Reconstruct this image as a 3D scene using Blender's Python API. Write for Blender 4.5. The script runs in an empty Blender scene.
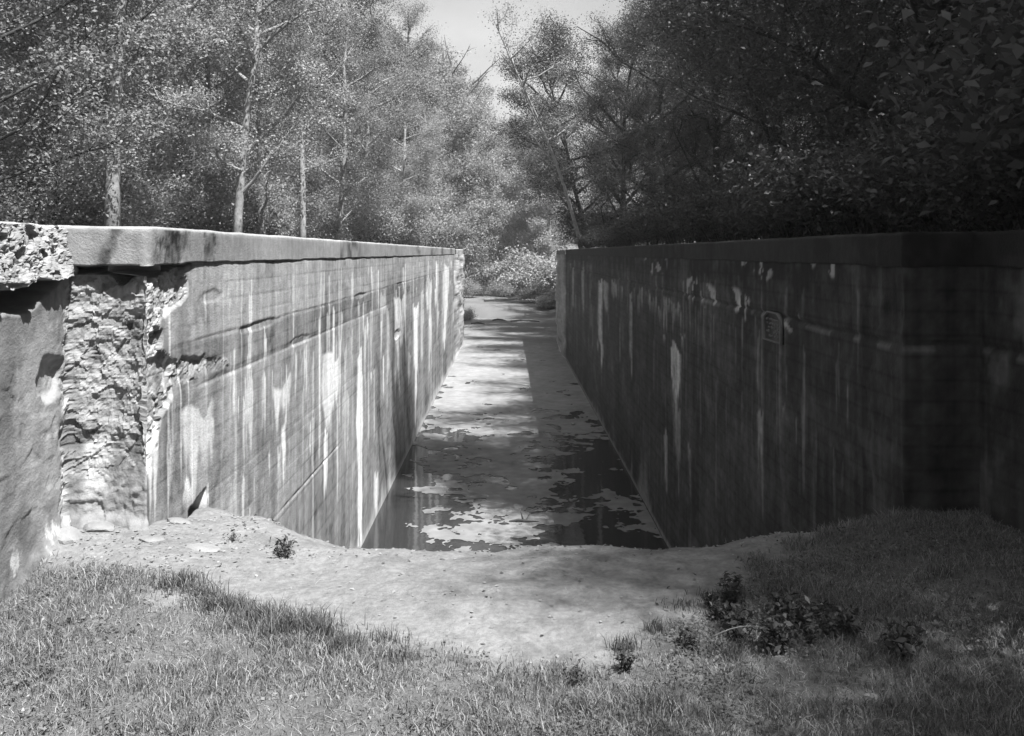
import bpy, math, random
import numpy as np
from math import radians as R

# ------------------------------------------------------------------ camera, sky, sun, exposure
SC = bpy.context.scene
COL = SC.collection
EYE = 1.65
F_PX = 900.0
cam_d = bpy.data.cameras.new('camera')
cam = bpy.data.objects.new('camera', cam_d)
COL.objects.link(cam)
cam.location = (0, 0, EYE)
cam.rotation_euler = (R(90), 0, 0)
cam_d.sensor_width = 36
cam_d.lens = F_PX / 1024 * 36
cam_d.shift_x = 0.0039
cam_d.shift_y = -0.1128
cam_d.clip_start = 0.05
cam_d.clip_end = 3000
SC.camera = cam

SUN_DIR = np.array([0.32, -0.37, 0.872])
SUN_DIR = SUN_DIR / np.linalg.norm(SUN_DIR)
elev = math.asin(SUN_DIR[2])
azim = math.atan2(SUN_DIR[0], SUN_DIR[1])      # from +Y towards +X
W = bpy.data.worlds.new('World')
SC.world = W
W.use_nodes = True
nt = W.node_tree
nt.nodes.clear()
sky = nt.nodes.new('ShaderNodeTexSky')
sky.sky_type = 'NISHITA'
sky.sun_disc = False
sky.sun_elevation = elev
sky.sun_rotation = azim
sky.air_density = 1.0
sky.dust_density = 3.0
bw = nt.nodes.new('ShaderNodeSeparateColor')   # black and white film, sensitive to blue: a clear sky comes out pale
bg = nt.nodes.new('ShaderNodeBackground')
bg.inputs['Strength'].default_value = 0.056
wo = nt.nodes.new('ShaderNodeOutputWorld')
nt.links.new(sky.outputs[0], bw.inputs[0])
wtc = nt.nodes.new('ShaderNodeTexCoord')       # thin streaky cloud over the whole sky
wmp = nt.nodes.new('ShaderNodeMapping'); wmp.inputs['Scale'].default_value = (2.2, 2.2, 6.0)
wnz = nt.nodes.new('ShaderNodeTexNoise'); wnz.inputs['Scale'].default_value = 2.0; wnz.inputs['Detail'].default_value = 5
wmr = nt.nodes.new('ShaderNodeMapRange'); wmr.inputs[1].default_value = 0.3; wmr.inputs[2].default_value = 0.7; wmr.inputs[3].default_value = 0.85; wmr.inputs[4].default_value = 1.2
wmu = nt.nodes.new('ShaderNodeMath'); wmu.operation = 'MULTIPLY'
nt.links.new(wtc.outputs['Generated'], wmp.inputs[0]); nt.links.new(wmp.outputs[0], wnz.inputs['Vector'])
nt.links.new(wnz.outputs['Fac'], wmr.inputs[0]); nt.links.new(wmr.outputs[0], wmu.inputs[0])
nt.links.new(bw.outputs[2], wmu.inputs[1]); nt.links.new(wmu.outputs[0], bg.inputs[0])
nt.links.new(bg.outputs[0], wo.inputs[0])

sun_d = bpy.data.lights.new('sun', 'SUN')
sun_d.energy = 5.0
sun_d.angle = R(0.5)
sun_d.color = (1, 1, 1)
sun = bpy.data.objects.new('sun', sun_d)
COL.objects.link(sun)
sun.location = (20, -20, 40)
from mathutils import Vector
sun.rotation_euler = Vector(SUN_DIR).to_track_quat('Z', 'Y').to_euler()

SC.view_settings.view_transform = 'Standard'
SC.view_settings.look = 'None'
SC.view_settings.exposure = 1.5
SC.view_settings.gamma = 1.0
SC.cycles.max_bounces = 6
SC.cycles.diffuse_bounces = 3
SC.cycles.transmission_bounces = 3

# ------------------------------------------------------------------ helpers
rng = np.random.default_rng(7)

def h2(i, j, seed):
    v = np.sin(i * 127.1 + j * 311.7 + seed * 74.7) * 43758.5453
    return v - np.floor(v)

def vnoise(u, v, seed=0):
    u = np.asarray(u, float); v = np.asarray(v, float)
    i = np.floor(u); j = np.floor(v)
    a = u - i; b = v - j
    a = a * a * (3 - 2 * a); b = b * b * (3 - 2 * b)
    return (h2(i, j, seed) * (1 - a) * (1 - b) + h2(i + 1, j, seed) * a * (1 - b)
            + h2(i, j + 1, seed) * (1 - a) * b + h2(i + 1, j + 1, seed) * a * b)

def fbm(u, v, seed=0, n=4, gain=0.5):
    s = 0; t = 0; w = 1.0; f = 1.0
    for k in range(n):
        s = s + w * vnoise(np.asarray(u) * f + 3.7 * k, np.asarray(v) * f - 1.9 * k, seed + k)
        t += w; w *= gain; f *= 2.03
    return s / t

def facets(u, v, cell, seed, slope=1.0):
    """broken, piecewise flat relief in -1..1"""
    u = u + 0.25 * cell * (vnoise(u / cell * 1.7, v / cell * 1.7, seed + 5) - 0.5); v = v + 0.25 * cell * (vnoise(u / cell * 1.7 + 9, v / cell * 1.7, seed + 6) - 0.5)
    gi = np.floor(u / cell); gj = np.floor(v / cell)
    best = np.full(u.shape, 1e9); out = np.zeros(u.shape)
    for di in (-1, 0, 1):
        for dj in (-1, 0, 1):
            a = gi + di; b = gj + dj
            cx = (a + h2(a, b, seed)) * cell; cy = (b + h2(a, b, seed + 1)) * cell
            d = (u - cx) ** 2 + ((v - cy) * 1.25) ** 2
            hgt = (h2(a, b, seed + 2) - 0.5) + slope * ((h2(a, b, seed + 3) - 0.5) * (u - cx) + (h2(a, b, seed + 4) - 0.5) * (v - cy)) / cell * 1.6
            m = d < best
            out = np.where(m, hgt, out); best = np.where(m, d, best)
    return out

def sstep(a, b, x):
    t = np.clip((np.asarray(x, float) - a) / (b - a), 0, 1)
    return t * t * (3 - 2 * t)

def mesh_np(name, verts, quads=None, tris=None, mat=None, smooth=False, attrs=None):
    """fast mesh from numpy arrays"""
    verts = np.asarray(verts, np.float32)
    me = bpy.data.meshes.new(name)
    me.vertices.add(len(verts))
    me.vertices.foreach_set('co', verts.ravel())
    loops = []; starts = []; totals = []
    pos = 0
    if quads is not None and len(quads):
        q = np.asarray(quads, np.int32)
        loops.append(q.ravel()); starts.append(np.arange(len(q)) * 4 + pos); totals.append(np.full(len(q), 4)); pos += 4 * len(q)
    if tris is not None and len(tris):
        t = np.asarray(tris, np.int32)
        loops.append(t.ravel()); starts.append(np.arange(len(t)) * 3 + pos); totals.append(np.full(len(t), 3)); pos += 3 * len(t)
    loops = np.concatenate(loops).astype(np.int32)
    starts = np.concatenate(starts).astype(np.int32)
    totals = np.concatenate(totals).astype(np.int32)
    me.loops.add(len(loops)); me.loops.foreach_set('vertex_index', loops)
    me.polygons.add(len(starts)); me.polygons.foreach_set('loop_start', starts); me.polygons.foreach_set('loop_total', totals)
    me.update(calc_edges=True)
    if smooth:
        me.polygons.foreach_set('use_smooth', np.ones(len(starts), bool))
    for k, a in (attrs or {}).items():
        at = me.attributes.new(k, 'FLOAT', 'POINT')
        at.data.foreach_set('value', np.asarray(a, np.float32).ravel())
    if mat: me.materials.append(mat)
    return me

def link(name, me, parent=None, loc=None):
    o = bpy.data.objects.new(name, me)
    COL.objects.link(o)
    if parent: o.parent = parent
    if loc is not None: o.location = loc
    return o

def thing(name, label, cat, loc=(0, 0, 0), rz=0, group=None):
    o = bpy.data.objects.new(name, None); COL.objects.link(o)
    o.empty_display_size = 0.2
    o.location = loc; o.rotation_euler = (0, 0, rz)
    o['label'] = label; o['category'] = cat
    if group: o['group'] = group
    return o

def tag(o, label=None, cat=None, group=None, kind=None):
    if label: o['label'] = label
    if cat: o['category'] = cat
    if group: o['group'] = group
    if kind: o['kind'] = kind
    return o

def grid_quads(nu, nv):
    i, j = np.meshgrid(np.arange(nu - 1), np.arange(nv - 1), indexing='ij')
    a = (i * nv + j).ravel()
    return np.stack([a, a + nv, a + nv + 1, a + 1], 1)

class Geo:
    def __init__(s): s.v = []; s.q = []; s.t = []; s.n = 0
    def add(s, v, q=None, t=None):
        v = np.asarray(v, float)
        s.v.append(v)
        if q is not None and len(q): s.q.append(np.asarray(q) + s.n)
        if t is not None and len(t): s.t.append(np.asarray(t) + s.n)
        s.n += len(v)
    def tube(s, pts, rads, k=6, cap=True):
        pts = np.asarray(pts, float); n = len(pts)
        d = np.gradient(pts, axis=0); d /= np.linalg.norm(d, axis=1, keepdims=True) + 1e-9
        ref = np.array([0.31, 0.95, 0.05]) if abs(d[0][2]) > 0.7 else np.array([0, 0, 1.0])
        a = np.cross(d, ref); a /= np.linalg.norm(a, axis=1, keepdims=True) + 1e-9
        b = np.cross(d, a)
        th = np.arange(k) / k * 2 * np.pi
        rads = np.asarray(rads, float).reshape(-1, 1, 1)
        v = pts[:, None, :] + rads * (np.cos(th)[None, :, None] * a[:, None, :] + np.sin(th)[None, :, None] * b[:, None, :])
        q = []
        for i in range(n - 1):
            for j in range(k):
                q.append((i * k + j, i * k + (j + 1) % k, (i + 1) * k + (j + 1) % k, (i + 1) * k + j))
        vv = v.reshape(-1, 3)
        t = []
        if cap:
            vv = np.vstack([vv, pts[-1:], pts[:1]])
            e = n * k
            for j in range(k):
                t.append(((n - 1) * k + j, (n - 1) * k + (j + 1) % k, e))
                t.append(((j + 1) % k, j, e + 1))
        s.add(vv, q, t)
    def box(s, c, d):
        c = np.asarray(c, float); d = np.asarray(d, float) / 2
        v = [c + d * np.array(m) for m in ((-1,-1,-1),(1,-1,-1),(1,1,-1),(-1,1,-1),(-1,-1,1),(1,-1,1),(1,1,1),(-1,1,1))]
        s.add(v, [(0,3,2,1),(4,5,6,7),(0,1,5,4),(1,2,6,5),(2,3,7,6),(3,0,4,7)])
    def mesh(s, name, mat, smooth=False, attrs=None):
        return mesh_np(name, np.vstack(s.v), np.vstack(s.q) if s.q else None, np.vstack(s.t) if s.t else None, mat, smooth, attrs)

# ------------------------------------------------------------------ materials (all grey: black and white photograph)
def new_mat(name):
    m = bpy.data.materials.new(name); m.use_nodes = True
    n = m.node_tree; n.nodes.clear()
    out = n.nodes.new('ShaderNodeOutputMaterial')
    return m, n, out

def N(n, t, **kw):
    x = n.nodes.new(t)
    for k, v in kw.items(): setattr(x, k, v)
    return x

def math_node(n, op, a, b=None, clamp=False):
    x = n.nodes.new('ShaderNodeMath'); x.operation = op; x.use_clamp = clamp
    for i, v in enumerate((a, b)):
        if v is None: continue
        if isinstance(v, (int, float)): x.inputs[i].default_value = v
        else: n.links.new(v, x.inputs[i])
    return x.outputs[0]

def noise(n, vec, scale, detail=4, rough=0.55, sc=None):
    x = n.nodes.new('ShaderNodeTexNoise')
    x.inputs['Scale'].default_value = scale; x.inputs['Detail'].default_value = detail; x.inputs['Roughness'].default_value = rough
    if sc is not None:
        mp = n.nodes.new('ShaderNodeMapping'); mp.inputs['Scale'].default_value = sc
        n.links.new(vec, mp.inputs[0]); vec = mp.outputs[0]
    n.links.new(vec, x.inputs['Vector'])
    return x.outputs['Fac']

def maprange(n, v, a, b, c, d):
    x = n.nodes.new('ShaderNodeMapRange')
    x.inputs[1].default_value = a; x.inputs[2].default_value = b; x.inputs[3].default_value = c; x.inputs[4].default_value = d
    n.links.new(v, x.inputs[0]); return x.outputs[0]

def grey_mat(name, base, var=0.25, scale=8, rough=0.9, attr=None, bump=0.0, bscale=None, spec=0.2, streak=False):
    """diffuse-ish grey; colour = (attribute or base) x noise"""
    m, n, out = new_mat(name)
    geo = N(n, 'ShaderNodeTexCoord').outputs['Object']
    a = noise(n, geo, scale, 5, 0.6)
    fac = maprange(n, a, 0.25, 0.75, 1 - var, 1 + var)
    if streak:
        st = noise(n, geo, 1.0, 3, 0.6, (9, 9, 0.7))
        fac = math_node(n, 'MULTIPLY', fac, maprange(n, st, 0.25, 0.75, 0.82, 1.18))
    if attr:
        at = N(n, 'ShaderNodeAttribute'); at.attribute_name = attr
        col = math_node(n, 'MULTIPLY', at.outputs['Fac'], fac)
    else:
        col = math_node(n, 'MULTIPLY', fac, base)
    p = N(n, 'ShaderNodeBsdfPrincipled')
    n.links.new(col, p.inputs['Base Color'])
    p.inputs['Roughness'].default_value = rough
    p.inputs['Specular IOR Level'].default_value = spec
    if bump:
        b = N(n, 'ShaderNodeBump'); b.inputs['Strength'].default_value = 1.0; b.inputs['Distance'].default_value = bump
        n.links.new(noise(n, geo, bscale or scale * 4, 6, 0.65), b.inputs['Height'])
        n.links.new(b.outputs[0], p.inputs['Normal'])
    n.links.new(p.outputs[0], out.inputs[0])
    return m

def leaf_mat(name, base, trans=0.3, gloss=0.0):
    m, n, out = new_mat(name)
    at = N(n, 'ShaderNodeAttribute'); at.attribute_name = 'tone'
    oi = N(n, 'ShaderNodeObjectInfo')
    col = math_node(n, 'MULTIPLY', at.outputs['Fac'], base)
    col = math_node(n, 'MULTIPLY', col, maprange(n, oi.outputs['Random'], 0, 1, 0.82, 1.18))
    d = N(n, 'ShaderNodeBsdfDiffuse'); t = N(n, 'ShaderNodeBsdfTranslucent')
    n.links.new(col, d.inputs[0]); n.links.new(col, t.inputs[0])
    mx = N(n, 'ShaderNodeMixShader'); mx.inputs[0].default_value = trans
    n.links.new(d.outputs[0], mx.inputs[1]); n.links.new(t.outputs[0], mx.inputs[2])
    last = mx.outputs[0]
    if gloss:
        g = N(n, 'ShaderNodeBsdfGlossy'); g.inputs['Roughness'].default_value = 0.35; g.inputs[0].default_value = (0.5, 0.5, 0.5, 1)
        m2 = N(n, 'ShaderNodeMixShader'); m2.inputs[0].default_value = gloss
        n.links.new(last, m2.inputs[1]); n.links.new(g.outputs[0], m2.inputs[2]); last = m2.outputs[0]
    n.links.new(last, out.inputs[0])
    return m

M_CONC = grey_mat('stained_concrete', 0.3, 0.2, 14, 0.92, 'albedo', 0.006, 60, 0.15, True)
M_CONC_DARK = grey_mat('shade_toned_concrete', 0.1, 0.3, 9, 0.85, 'albedo', 0.006, 50, 0.15, True)  # stained concrete, with the right wall's shade put into its colour too
M_GROUND = grey_mat('earth', 0.25, 0.3, 30, 0.95, 'albedo', 0.012, 70, 0.1)
M_ROCK = grey_mat('stone', 0.18, 0.3, 9, 0.9, None, 0.01, 30, 0.15)
M_ROCK_PALE = grey_mat('pale_stone', 0.2, 0.2, 9, 0.9, None, 0.008, 40, 0.15)
M_BARK_PALE = grey_mat('pale_bark', 0.22, 0.45, 6, 0.9, None, 0.01, 25, 0.1)
M_BARK_DARK = grey_mat('dark_bark', 0.04, 0.4, 6, 0.9, None, 0.01, 25, 0.1)
M_WOOD = grey_mat('weathered_wood', 0.07, 0.4, 12, 0.85, None, 0.005, 60, 0.15)
M_PLAQUE = grey_mat('cast_plaque', 0.03, 0.3, 20, 0.6, None, 0.002, 80, 0.3)
M_PLAQUE_EDGE = grey_mat('plaque_frame', 0.1, 0.3, 20, 0.7, None, 0.002, 80, 0.3)
M_LEAF = leaf_mat('spring_leaf', 0.25, 0.38)
M_LEAF_DARK = leaf_mat('shade_toned_leaf', 0.08, 0.25, 0.03)  # darker copy of the leaf: shade of the right woods put into the colour
M_LEAF_FAR = leaf_mat('fresh_leaf', 0.25, 0.4)
M_GRASS = leaf_mat('grass_blade', 0.125, 0.25)
M_WEED = leaf_mat('weed_leaf', 0.06, 0.25, 0.02)

def water_mat():
    m, n, out = new_mat('still_water')
    p = N(n, 'ShaderNodeBsdfPrincipled')
    p.inputs['Base Color'].default_value = (0.022, 0.022, 0.022, 1)
    p.inputs['Roughness'].default_value = 0.04
    p.inputs['IOR'].default_value = 1.33
    geo = N(n, 'ShaderNodeTexCoord').outputs['Object']
    b = N(n, 'ShaderNodeBump'); b.inputs['Strength'].default_value = 0.25; b.inputs['Distance'].default_value = 0.01
    n.links.new(noise(n, geo, 3.5, 3, 0.5), b.inputs['Height'])
    n.links.new(b.outputs[0], p.inputs['Normal'])
    n.links.new(p.outputs[0], out.inputs[0])
    return m
M_WATER = water_mat()
M_SCUM = grey_mat('duckweed', 0.24, 0.22, 3.0, 0.9, 'albedo', 0.004, 40, 0.15)

# ------------------------------------------------------------------ dimensions of the lock
XL, XR = -2.17, 2.37            # faces of the chamber walls
RL, RR = -2.63, 2.82            # gate recess faces, towards the camera
Y0, Y1, Y2 = 5.4, 36.8, 43.4    # end of recess, end of smooth face, end of wall
WATER = -2.70
TOPL, TOPR = 1.81, 1.775

def lip(x):                      # where the earth shelf breaks off towards the water
    return 5.02 + 1.25 * sstep(-0.9, -2.2, x) + 0.25 * sstep(1.4, 2.3, x) + 0.05 * np.sin(x * 5.1) + 0.22 * (fbm(x * 2.2, x * 0, 23, 4, 0.65) - 0.5)

def ground_h(x, y):
    x = np.asarray(x, float); y = np.asarray(y, float)
    # earth fill in the lock, in front of and under the camera
    fill = 0.07 * (fbm(x * 0.9, y * 0.9, 3, 3) - 0.5) + 0.03 * (fbm(x * 5, y * 5, 5, 3) - 0.5) + 0.012 * (fbm(x * 25, y * 25, 15, 3) - 0.5)
    fill = fill - 0.22 * sstep(-1.9, -2.7, x) * sstep(5.5, 4.4, y) + 0.10 * sstep(1.2, 2.8, x)
    fill = fill - 0.05 * sstep(4.5, 5.6, y) * sstep(1.6, 0.8, np.abs(x))
    fill = fill - 0.17 * sstep(-1.2, -2.0, x) * sstep(5.4, 6.3, y)
    d = np.maximum(0, y - lip(x))
    fill = fill - np.where(d < 0.4, 0.9 * d * d, 0.144 + 0.72 * (d - 0.4))
    fill = np.maximum(fill, -3.4)
    # channel beyond the walls opens out
    hw = np.where(y < 44, 2.9, 2.9 + 0.16 * (y - 44))
    side = np.maximum(0, np.abs(x) - hw)
    bed = np.where(y < 55, -3.3, -3.3 + 0.13 * (y - 55))
    bed = np.minimum(bed, -2.1 + 0.01 * (y - 64)) + 0.15 * (fbm(x * 0.6, y * 0.3, 31, 3) - 0.5)
    inner = np.where(y < 20, fill, bed)
    # banks
    bank = 1.62 + 0.25 * (fbm(x * 0.25, y * 0.25, 11, 3) - 0.5) * sstep(2.9, 5.0, np.abs(x)) + 0.10 * np.maximum(0, np.abs(x) - 12) * sstep(10, 40, np.abs(y) + np.abs(x))
    bank = np.minimum(bank, 30)
    wallzone = sstep(2.98, 3.2, np.where(x < 0, -x, x - 0.12))
    soft = sstep(0, 5.5, side)
    k = np.where((y < 44) & (y > -6), wallzone, soft)
    k = np.where(y <= -6, sstep(2.9, 6, np.abs(x)), k)
    far = sstep(74, 110, y) * 3.0
    return inner * (1 - k) + bank * k + far * (1 - k)

def grass_density(x, y):         # 1 = grass, 0 = bare earth
    xs = np.array([-2.7, -2.3, -1.8, -0.93, -0.45, 0.05, 0.39, 0.70, 0.94, 1.35, 2.0, 2.9])
    ys = np.array([5.3, 4.95, 4.48, 3.98, 3.72, 3.62, 3.72, 3.95, 4.25, 4.85, 5.45, 5.7])
    e = np.interp(x, xs, ys)
    w = 0.55 * (fbm(x * 3.5, y * 3.5, 21, 4, 0.6) - 0.5)
    return sstep(0.10, -0.16, y - e + w)

# ground: one sheet, fine in front of the camera, coarse to the horizon
gx = np.concatenate([np.array([-900, -500, -250, -140, -90, -60, -44]), np.arange(-34, -4, 1.0), np.arange(-4, -2.9, 0.1), np.arange(-2.9, 3.15, 0.025),
                     np.arange(3.15, 4.2, 0.1), np.arange(4.2, 35, 1.0), np.array([44, 60, 90, 140, 250, 500, 900])])
gy = np.concatenate([np.array([-900, -400, -150, -60, -30, -15, -9, -6.2]), np.arange(-6, 1.5, 0.5), np.arange(1.5, 6.9, 0.025), np.arange(6.9, 12, 0.2),
                     np.arange(12, 90, 1.0), np.array([95, 105, 120, 150, 200, 300, 500, 900, 1500])])
GX, GY = np.meshgrid(gx, gy, indexing='ij')
GZ = ground_h(GX, GY)
near = (np.abs(GX) < 3.1) & (GY < 7) & (GY > -6)
g = grass_density(GX, GY)
dirt = 0.178 + 0.05 * (fbm(GX * 1.3, GY * 1.3, 41, 4) - 0.5) + 0.06 * (fbm(GX * 14, GY * 14, 43, 3) - 0.5)
dirt = dirt - 0.04 * sstep(0.55, 0.75, fbm(GX * 3, GY * 5, 47, 3)) * sstep(4.6, 5.0, GY)
soil = 0.10 + 0.06 * (fbm(GX * 6, GY * 6, 51, 3) - 0.5)
alb = dirt * (1 - g) + soil * g
woods = 0.08 + 0.06 * (fbm(GX * 0.8, GY * 0.8, 53, 3) - 0.5)
farmud = np.where((GY > 50) & (np.abs(GX) < 7), 0.12 + 0.08 * (fbm(GX * 0.7, GY * 0.4, 55, 3) - 0.5), woods)
alb = np.where(near, alb, farmud)
gm = mesh_np('ground', np.stack([GX, GY, GZ], -1).reshape(-1, 3), grid_quads(len(gx), len(gy)), None, M_GROUND, True, {'albedo': alb})
tag(link('ground', gm), kind='structure')

# ------------------------------------------------------------------ water and duckweed
wy = np.array([5.5, 20, 44.2, 50, 56, 62, 68])
wv = []
for y in wy:
    h = 2.9 if y < 44.3 else 2.9 + 0.16 * (y - 44) + 2.0
    wv += [(-h, y, WATER), (h, y, WATER)]
wq = [(2 * i, 2 * i + 1, 2 * i + 3, 2 * i + 2) for i in range(len(wy) - 1)]
tag(link('water', mesh_np('water', wv, wq, None, M_WATER, True)), kind='structure')

def scum_field(x, y):
    f = 0.34 * fbm(x * 0.8, y * 0.6, 61, 3) + 0.66 * fbm(x * 1.7, y * 1.9, 63, 6, 0.74)
    b = 0.035 + 0.10 * sstep(17, 25, y) + 0.05 * sstep(24, 40, y)
    b = b - 0.09 * sstep(0.5, 1.4, x) * sstep(28, 19, y)
    b = b - 0.12 * sstep(-1.15, -1.7, x) * sstep(20, 15, y)
    b = b - 0.10 * sstep(-1.6, -2.1, x) * sstep(36, 24, y)
    b = b + 0.05 * np.exp(-((x - 0.1) / 0.8) ** 2) * sstep(24, 12, y)
    b = b - 0.16 * np.exp(-((y - 23.5) / 0.8) ** 2) * sstep(0.9, 0.3, np.abs(x + 0.9)) - 0.14 * np.exp(-((y - 24.5) / 0.7) ** 2) * sstep(0.2, 0.8, x)
    return f + b - 0.50

def contour_mesh(xs, ys, field, z):
    """triangles of the region field > 0, cut cleanly along its outline"""
    X, Y = np.meshgrid(xs, ys, indexing='ij')
    Fv = field(X, Y)
    nx, ny = X.shape
    v = []; t = []; q = []; idx = {}
    full = (Fv[:-1, :-1] > 0) & (Fv[1:, :-1] > 0) & (Fv[1:, 1:] > 0) & (Fv[:-1, 1:] > 0)
    anyp = (Fv[:-1, :-1] > 0) | (Fv[1:, :-1] > 0) | (Fv[1:, 1:] > 0) | (Fv[:-1, 1:] > 0)
    def vid(key, p):
        if key not in idx:
            idx[key] = len(v); v.append((p[0], p[1], z))
        return idx[key]
    for i, j in np.argwhere(anyp):
        cs = [(i, j), (i + 1, j), (i + 1, j + 1), (i, j + 1)]
        poly = []
        for k in range(4):
            a = cs[k]; b = cs[(k + 1) % 4]
            fa = Fv[a]; fb = Fv[b]
            if fa > 0: poly.append(vid(a, (X[a], Y[a])))
            if (fa > 0) != (fb > 0):
                s = fa / (fa - fb)
                key = (min(a, b), max(a, b))
                poly.append(vid(key, (X[a] + s * (X[b] - X[a]), Y[a] + s * (Y[b] - Y[a]))))
        if len(poly) == 4: q.append(poly)
        elif len(poly) >= 3:
            for k in range(1, len(poly) - 1): t.append((poly[0], poly[k], poly[k + 1]))
    return np.array(v), q, t
sy = np.concatenate([np.arange(11.5, 22, 0.05), np.arange(22, 36, 0.12), np.arange(36, 62, 0.25)])
sv, sq, st_ = contour_mesh(np.arange(-2.16, 2.37, 0.035), sy[sy < 43.5], scum_field, WATER + 0.006)
sa = 0.145 + 0.09 * (fbm(sv[:, 0] * 1.5, sv[:, 1] * 0.8, 71, 4) - 0.5) + 0.07 * (fbm(sv[:, 0] * 7, sv[:, 1] * 7, 72, 3) - 0.5) + 0.05 * sstep(18, 30, sv[:, 1])
o = link('duckweed', mesh_np('duckweed', sv, sq, st_, M_SCUM, True, {'albedo': sa}))
tag(o, 'pale floating duckweed scum broken into patches on the lock water', 'duckweed', kind='stuff')
sv, sq, st_ = contour_mesh(np.arange(-6, 6.2, 0.2), np.arange(43.2, 62.5, 0.25), lambda x, y: scum_field(x, y) + 0.07 - 0.3 * sstep(60, 62, y), WATER + 0.009)
sa = 0.17 + 0.06 * (fbm(sv[:, 0] * 1.5, sv[:, 1] * 0.8, 73, 4) - 0.5)
o = link('duckweed', mesh_np('duckweed', sv, sq, st_, M_SCUM, True, {'albedo': sa}))
tag(o, 'smooth pale duckweed covering the pool beyond the far lock end', 'duckweed', kind='stuff')

# ------------------------------------------------------------------ lock walls
def drips(Yg, Zg, lst):
    """efflorescence runs: (y centre, half width, z top, z bottom, strength)"""
    out = np.zeros_like(Yg); y0 = Yg[:, 0]
    for k, (yc, w, zt, zb, s) in enumerate(lst):
        c_ = np.nonzero(np.abs(y0 - yc) < w * 2.2)[0]
        if not len(c_): continue
        y = Yg[c_]; z = Zg[c_]
        t = np.clip((zt - z) / max(zt - zb, 1e-3), 0, 1)
        split = vnoise(y * 3.0 / w, y * 0 + k, 96)                   # a run breaks up into threads
        ww = w * (1.0 - 0.35 * t) * (0.7 + 0.6 * vnoise(z * 2.5, z * 0 + k, 80 + k))
        cx = yc + w * 0.3 * (vnoise(z * 0.9, z * 0 + 5 * k, 95) - 0.5)
        edge = sstep(1.05, 0.75, np.abs(y - cx) / ww)
        top = zt - 0.22 * vnoise(y * 2.2 / w, y * 0 + k, 97)
        bot = zb + (zt - zb) * 0.55 * split
        vert = sstep(top + 0.015, top - 0.03, z) * sstep(bot - 0.12, bot + 0.12, z)
        tex = 0.72 + 0.28 * sstep(0.3, 0.6, fbm(y * 4.0 / w, z * 0.8 + k, 98, 3))
        out[c_] = np.maximum(out[c_], s * edge * vert * tex)
    return out

def px_y(px, left=True):
    return (XL if left else XR) * F_PX / (px - 508.0)
def px_z(px, yy, left=True):
    return EYE - (yy - 252.5) / F_PX * px_y(px, left)

def wall_grid(path, zs):
    """path: list of (x, y, nx, ny) ; returns arrays"""
    P = np.array(path)
    n = len(P); k = len(zs)
    X = np.repeat(P[:, 0:1], k, 1); Y = np.repeat(P[:, 1:2], k, 1)
    NX = np.repeat(P[:, 2:3], k, 1); NY = np.repeat(P[:, 3:4], k, 1)
    Z = np.repeat(np.asarray(zs)[None, :], n, 0)
    return X, Y, Z, NX, NY

def board_relief(s, z, seed):
    b = np.floor((z + 3.3) / 0.135)
    seg = np.floor(s / 3.6 + h2(b, b * 0 + 1, seed))
    f = (z + 3.3) / 0.135 - b
    return 0.0022 * (h2(b, seg, seed) - 0.5) - 0.0012 * (np.minimum(f, 1 - f) < 0.06) * vnoise(s * 1.5, b * 3.1, seed + 1)

# ---- left wall
def side_path(face, recess, sgn, px0, px1, dpx, rec_step, end_step):
    """outline seen in plan from the near end of the recess to the back of the far end. sgn=+1 for the left wall (faces +x)"""
    p = []
    for y in np.concatenate([np.arange(-5, 3.6, 0.4), np.arange(3.6, Y0 - 0.02, rec_step)]): p.append((recess, y, sgn, 0))
    c = 0.7071
    p.append((recess, Y0, sgn * c, -c))
    m = max(2, int(abs(face - recess) / end_step))
    for i in range(1, m): p.append((recess + (face - recess) * i / m, Y0, 0, -1))
    p.append((face, Y0, sgn * c, -c))
    pxs = np.arange(abs(face) * F_PX / Y0 - 1.0, abs(face) * F_PX / Y2, -dpx)
    for q in pxs: p.append((face, abs(face) * F_PX / q, sgn, 0))
    p.append((face, Y2, sgn * c, c))
    for i in range(1, 8): p.append((face - sgn * 0.2 * i, Y2, 0, 1))
    return p

lp = side_path(XL, RL, 1, 0, 0, 1.0, 0.012, 0.008)
zsL = np.concatenate([np.arange(-3.2, -0.9, 0.03), np.arange(-0.9, 1.575, 0.0115), [1.585]])
X, Y, Z, NX, NY = wall_grid(lp, zsL)
rec = (np.abs(X - RL) < 1e-6) & (Y < Y0)
endf = (np.abs(Y - Y0) < 1e-6)
lock = (np.abs(X - XL) < 1e-6) & (Y > Y0)
S = np.where(rec, Y - 0.46, np.where(endf, Y0 - 0.46 + (X - RL), Y))      # length along the face
E = np.where(endf, (X - RL) / 0.46, np.where(rec, -(Y0 - Y), 1 + (Y - Y0)))  # 0..1 over the end face
smooth_n = fbm(S * 1.1, Z * 1.1, 101, 4) - 0.5
rough_n = fbm(S * 9, Z * 9, 103, 5, 0.6) - 0.5
lump_n = fbm(S * 3.2, Z * 3.2, 105, 4, 0.6) - 0.5
ridge = 1 - 2 * np.abs(fbm(S * 5, Z * 5, 107, 4) - 0.5)
D = 0.012 * smooth_n + board_relief(S, Z, 109) + 0.004 * (fbm(S * 14, Z * 14, 108, 4) - 0.5)
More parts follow.
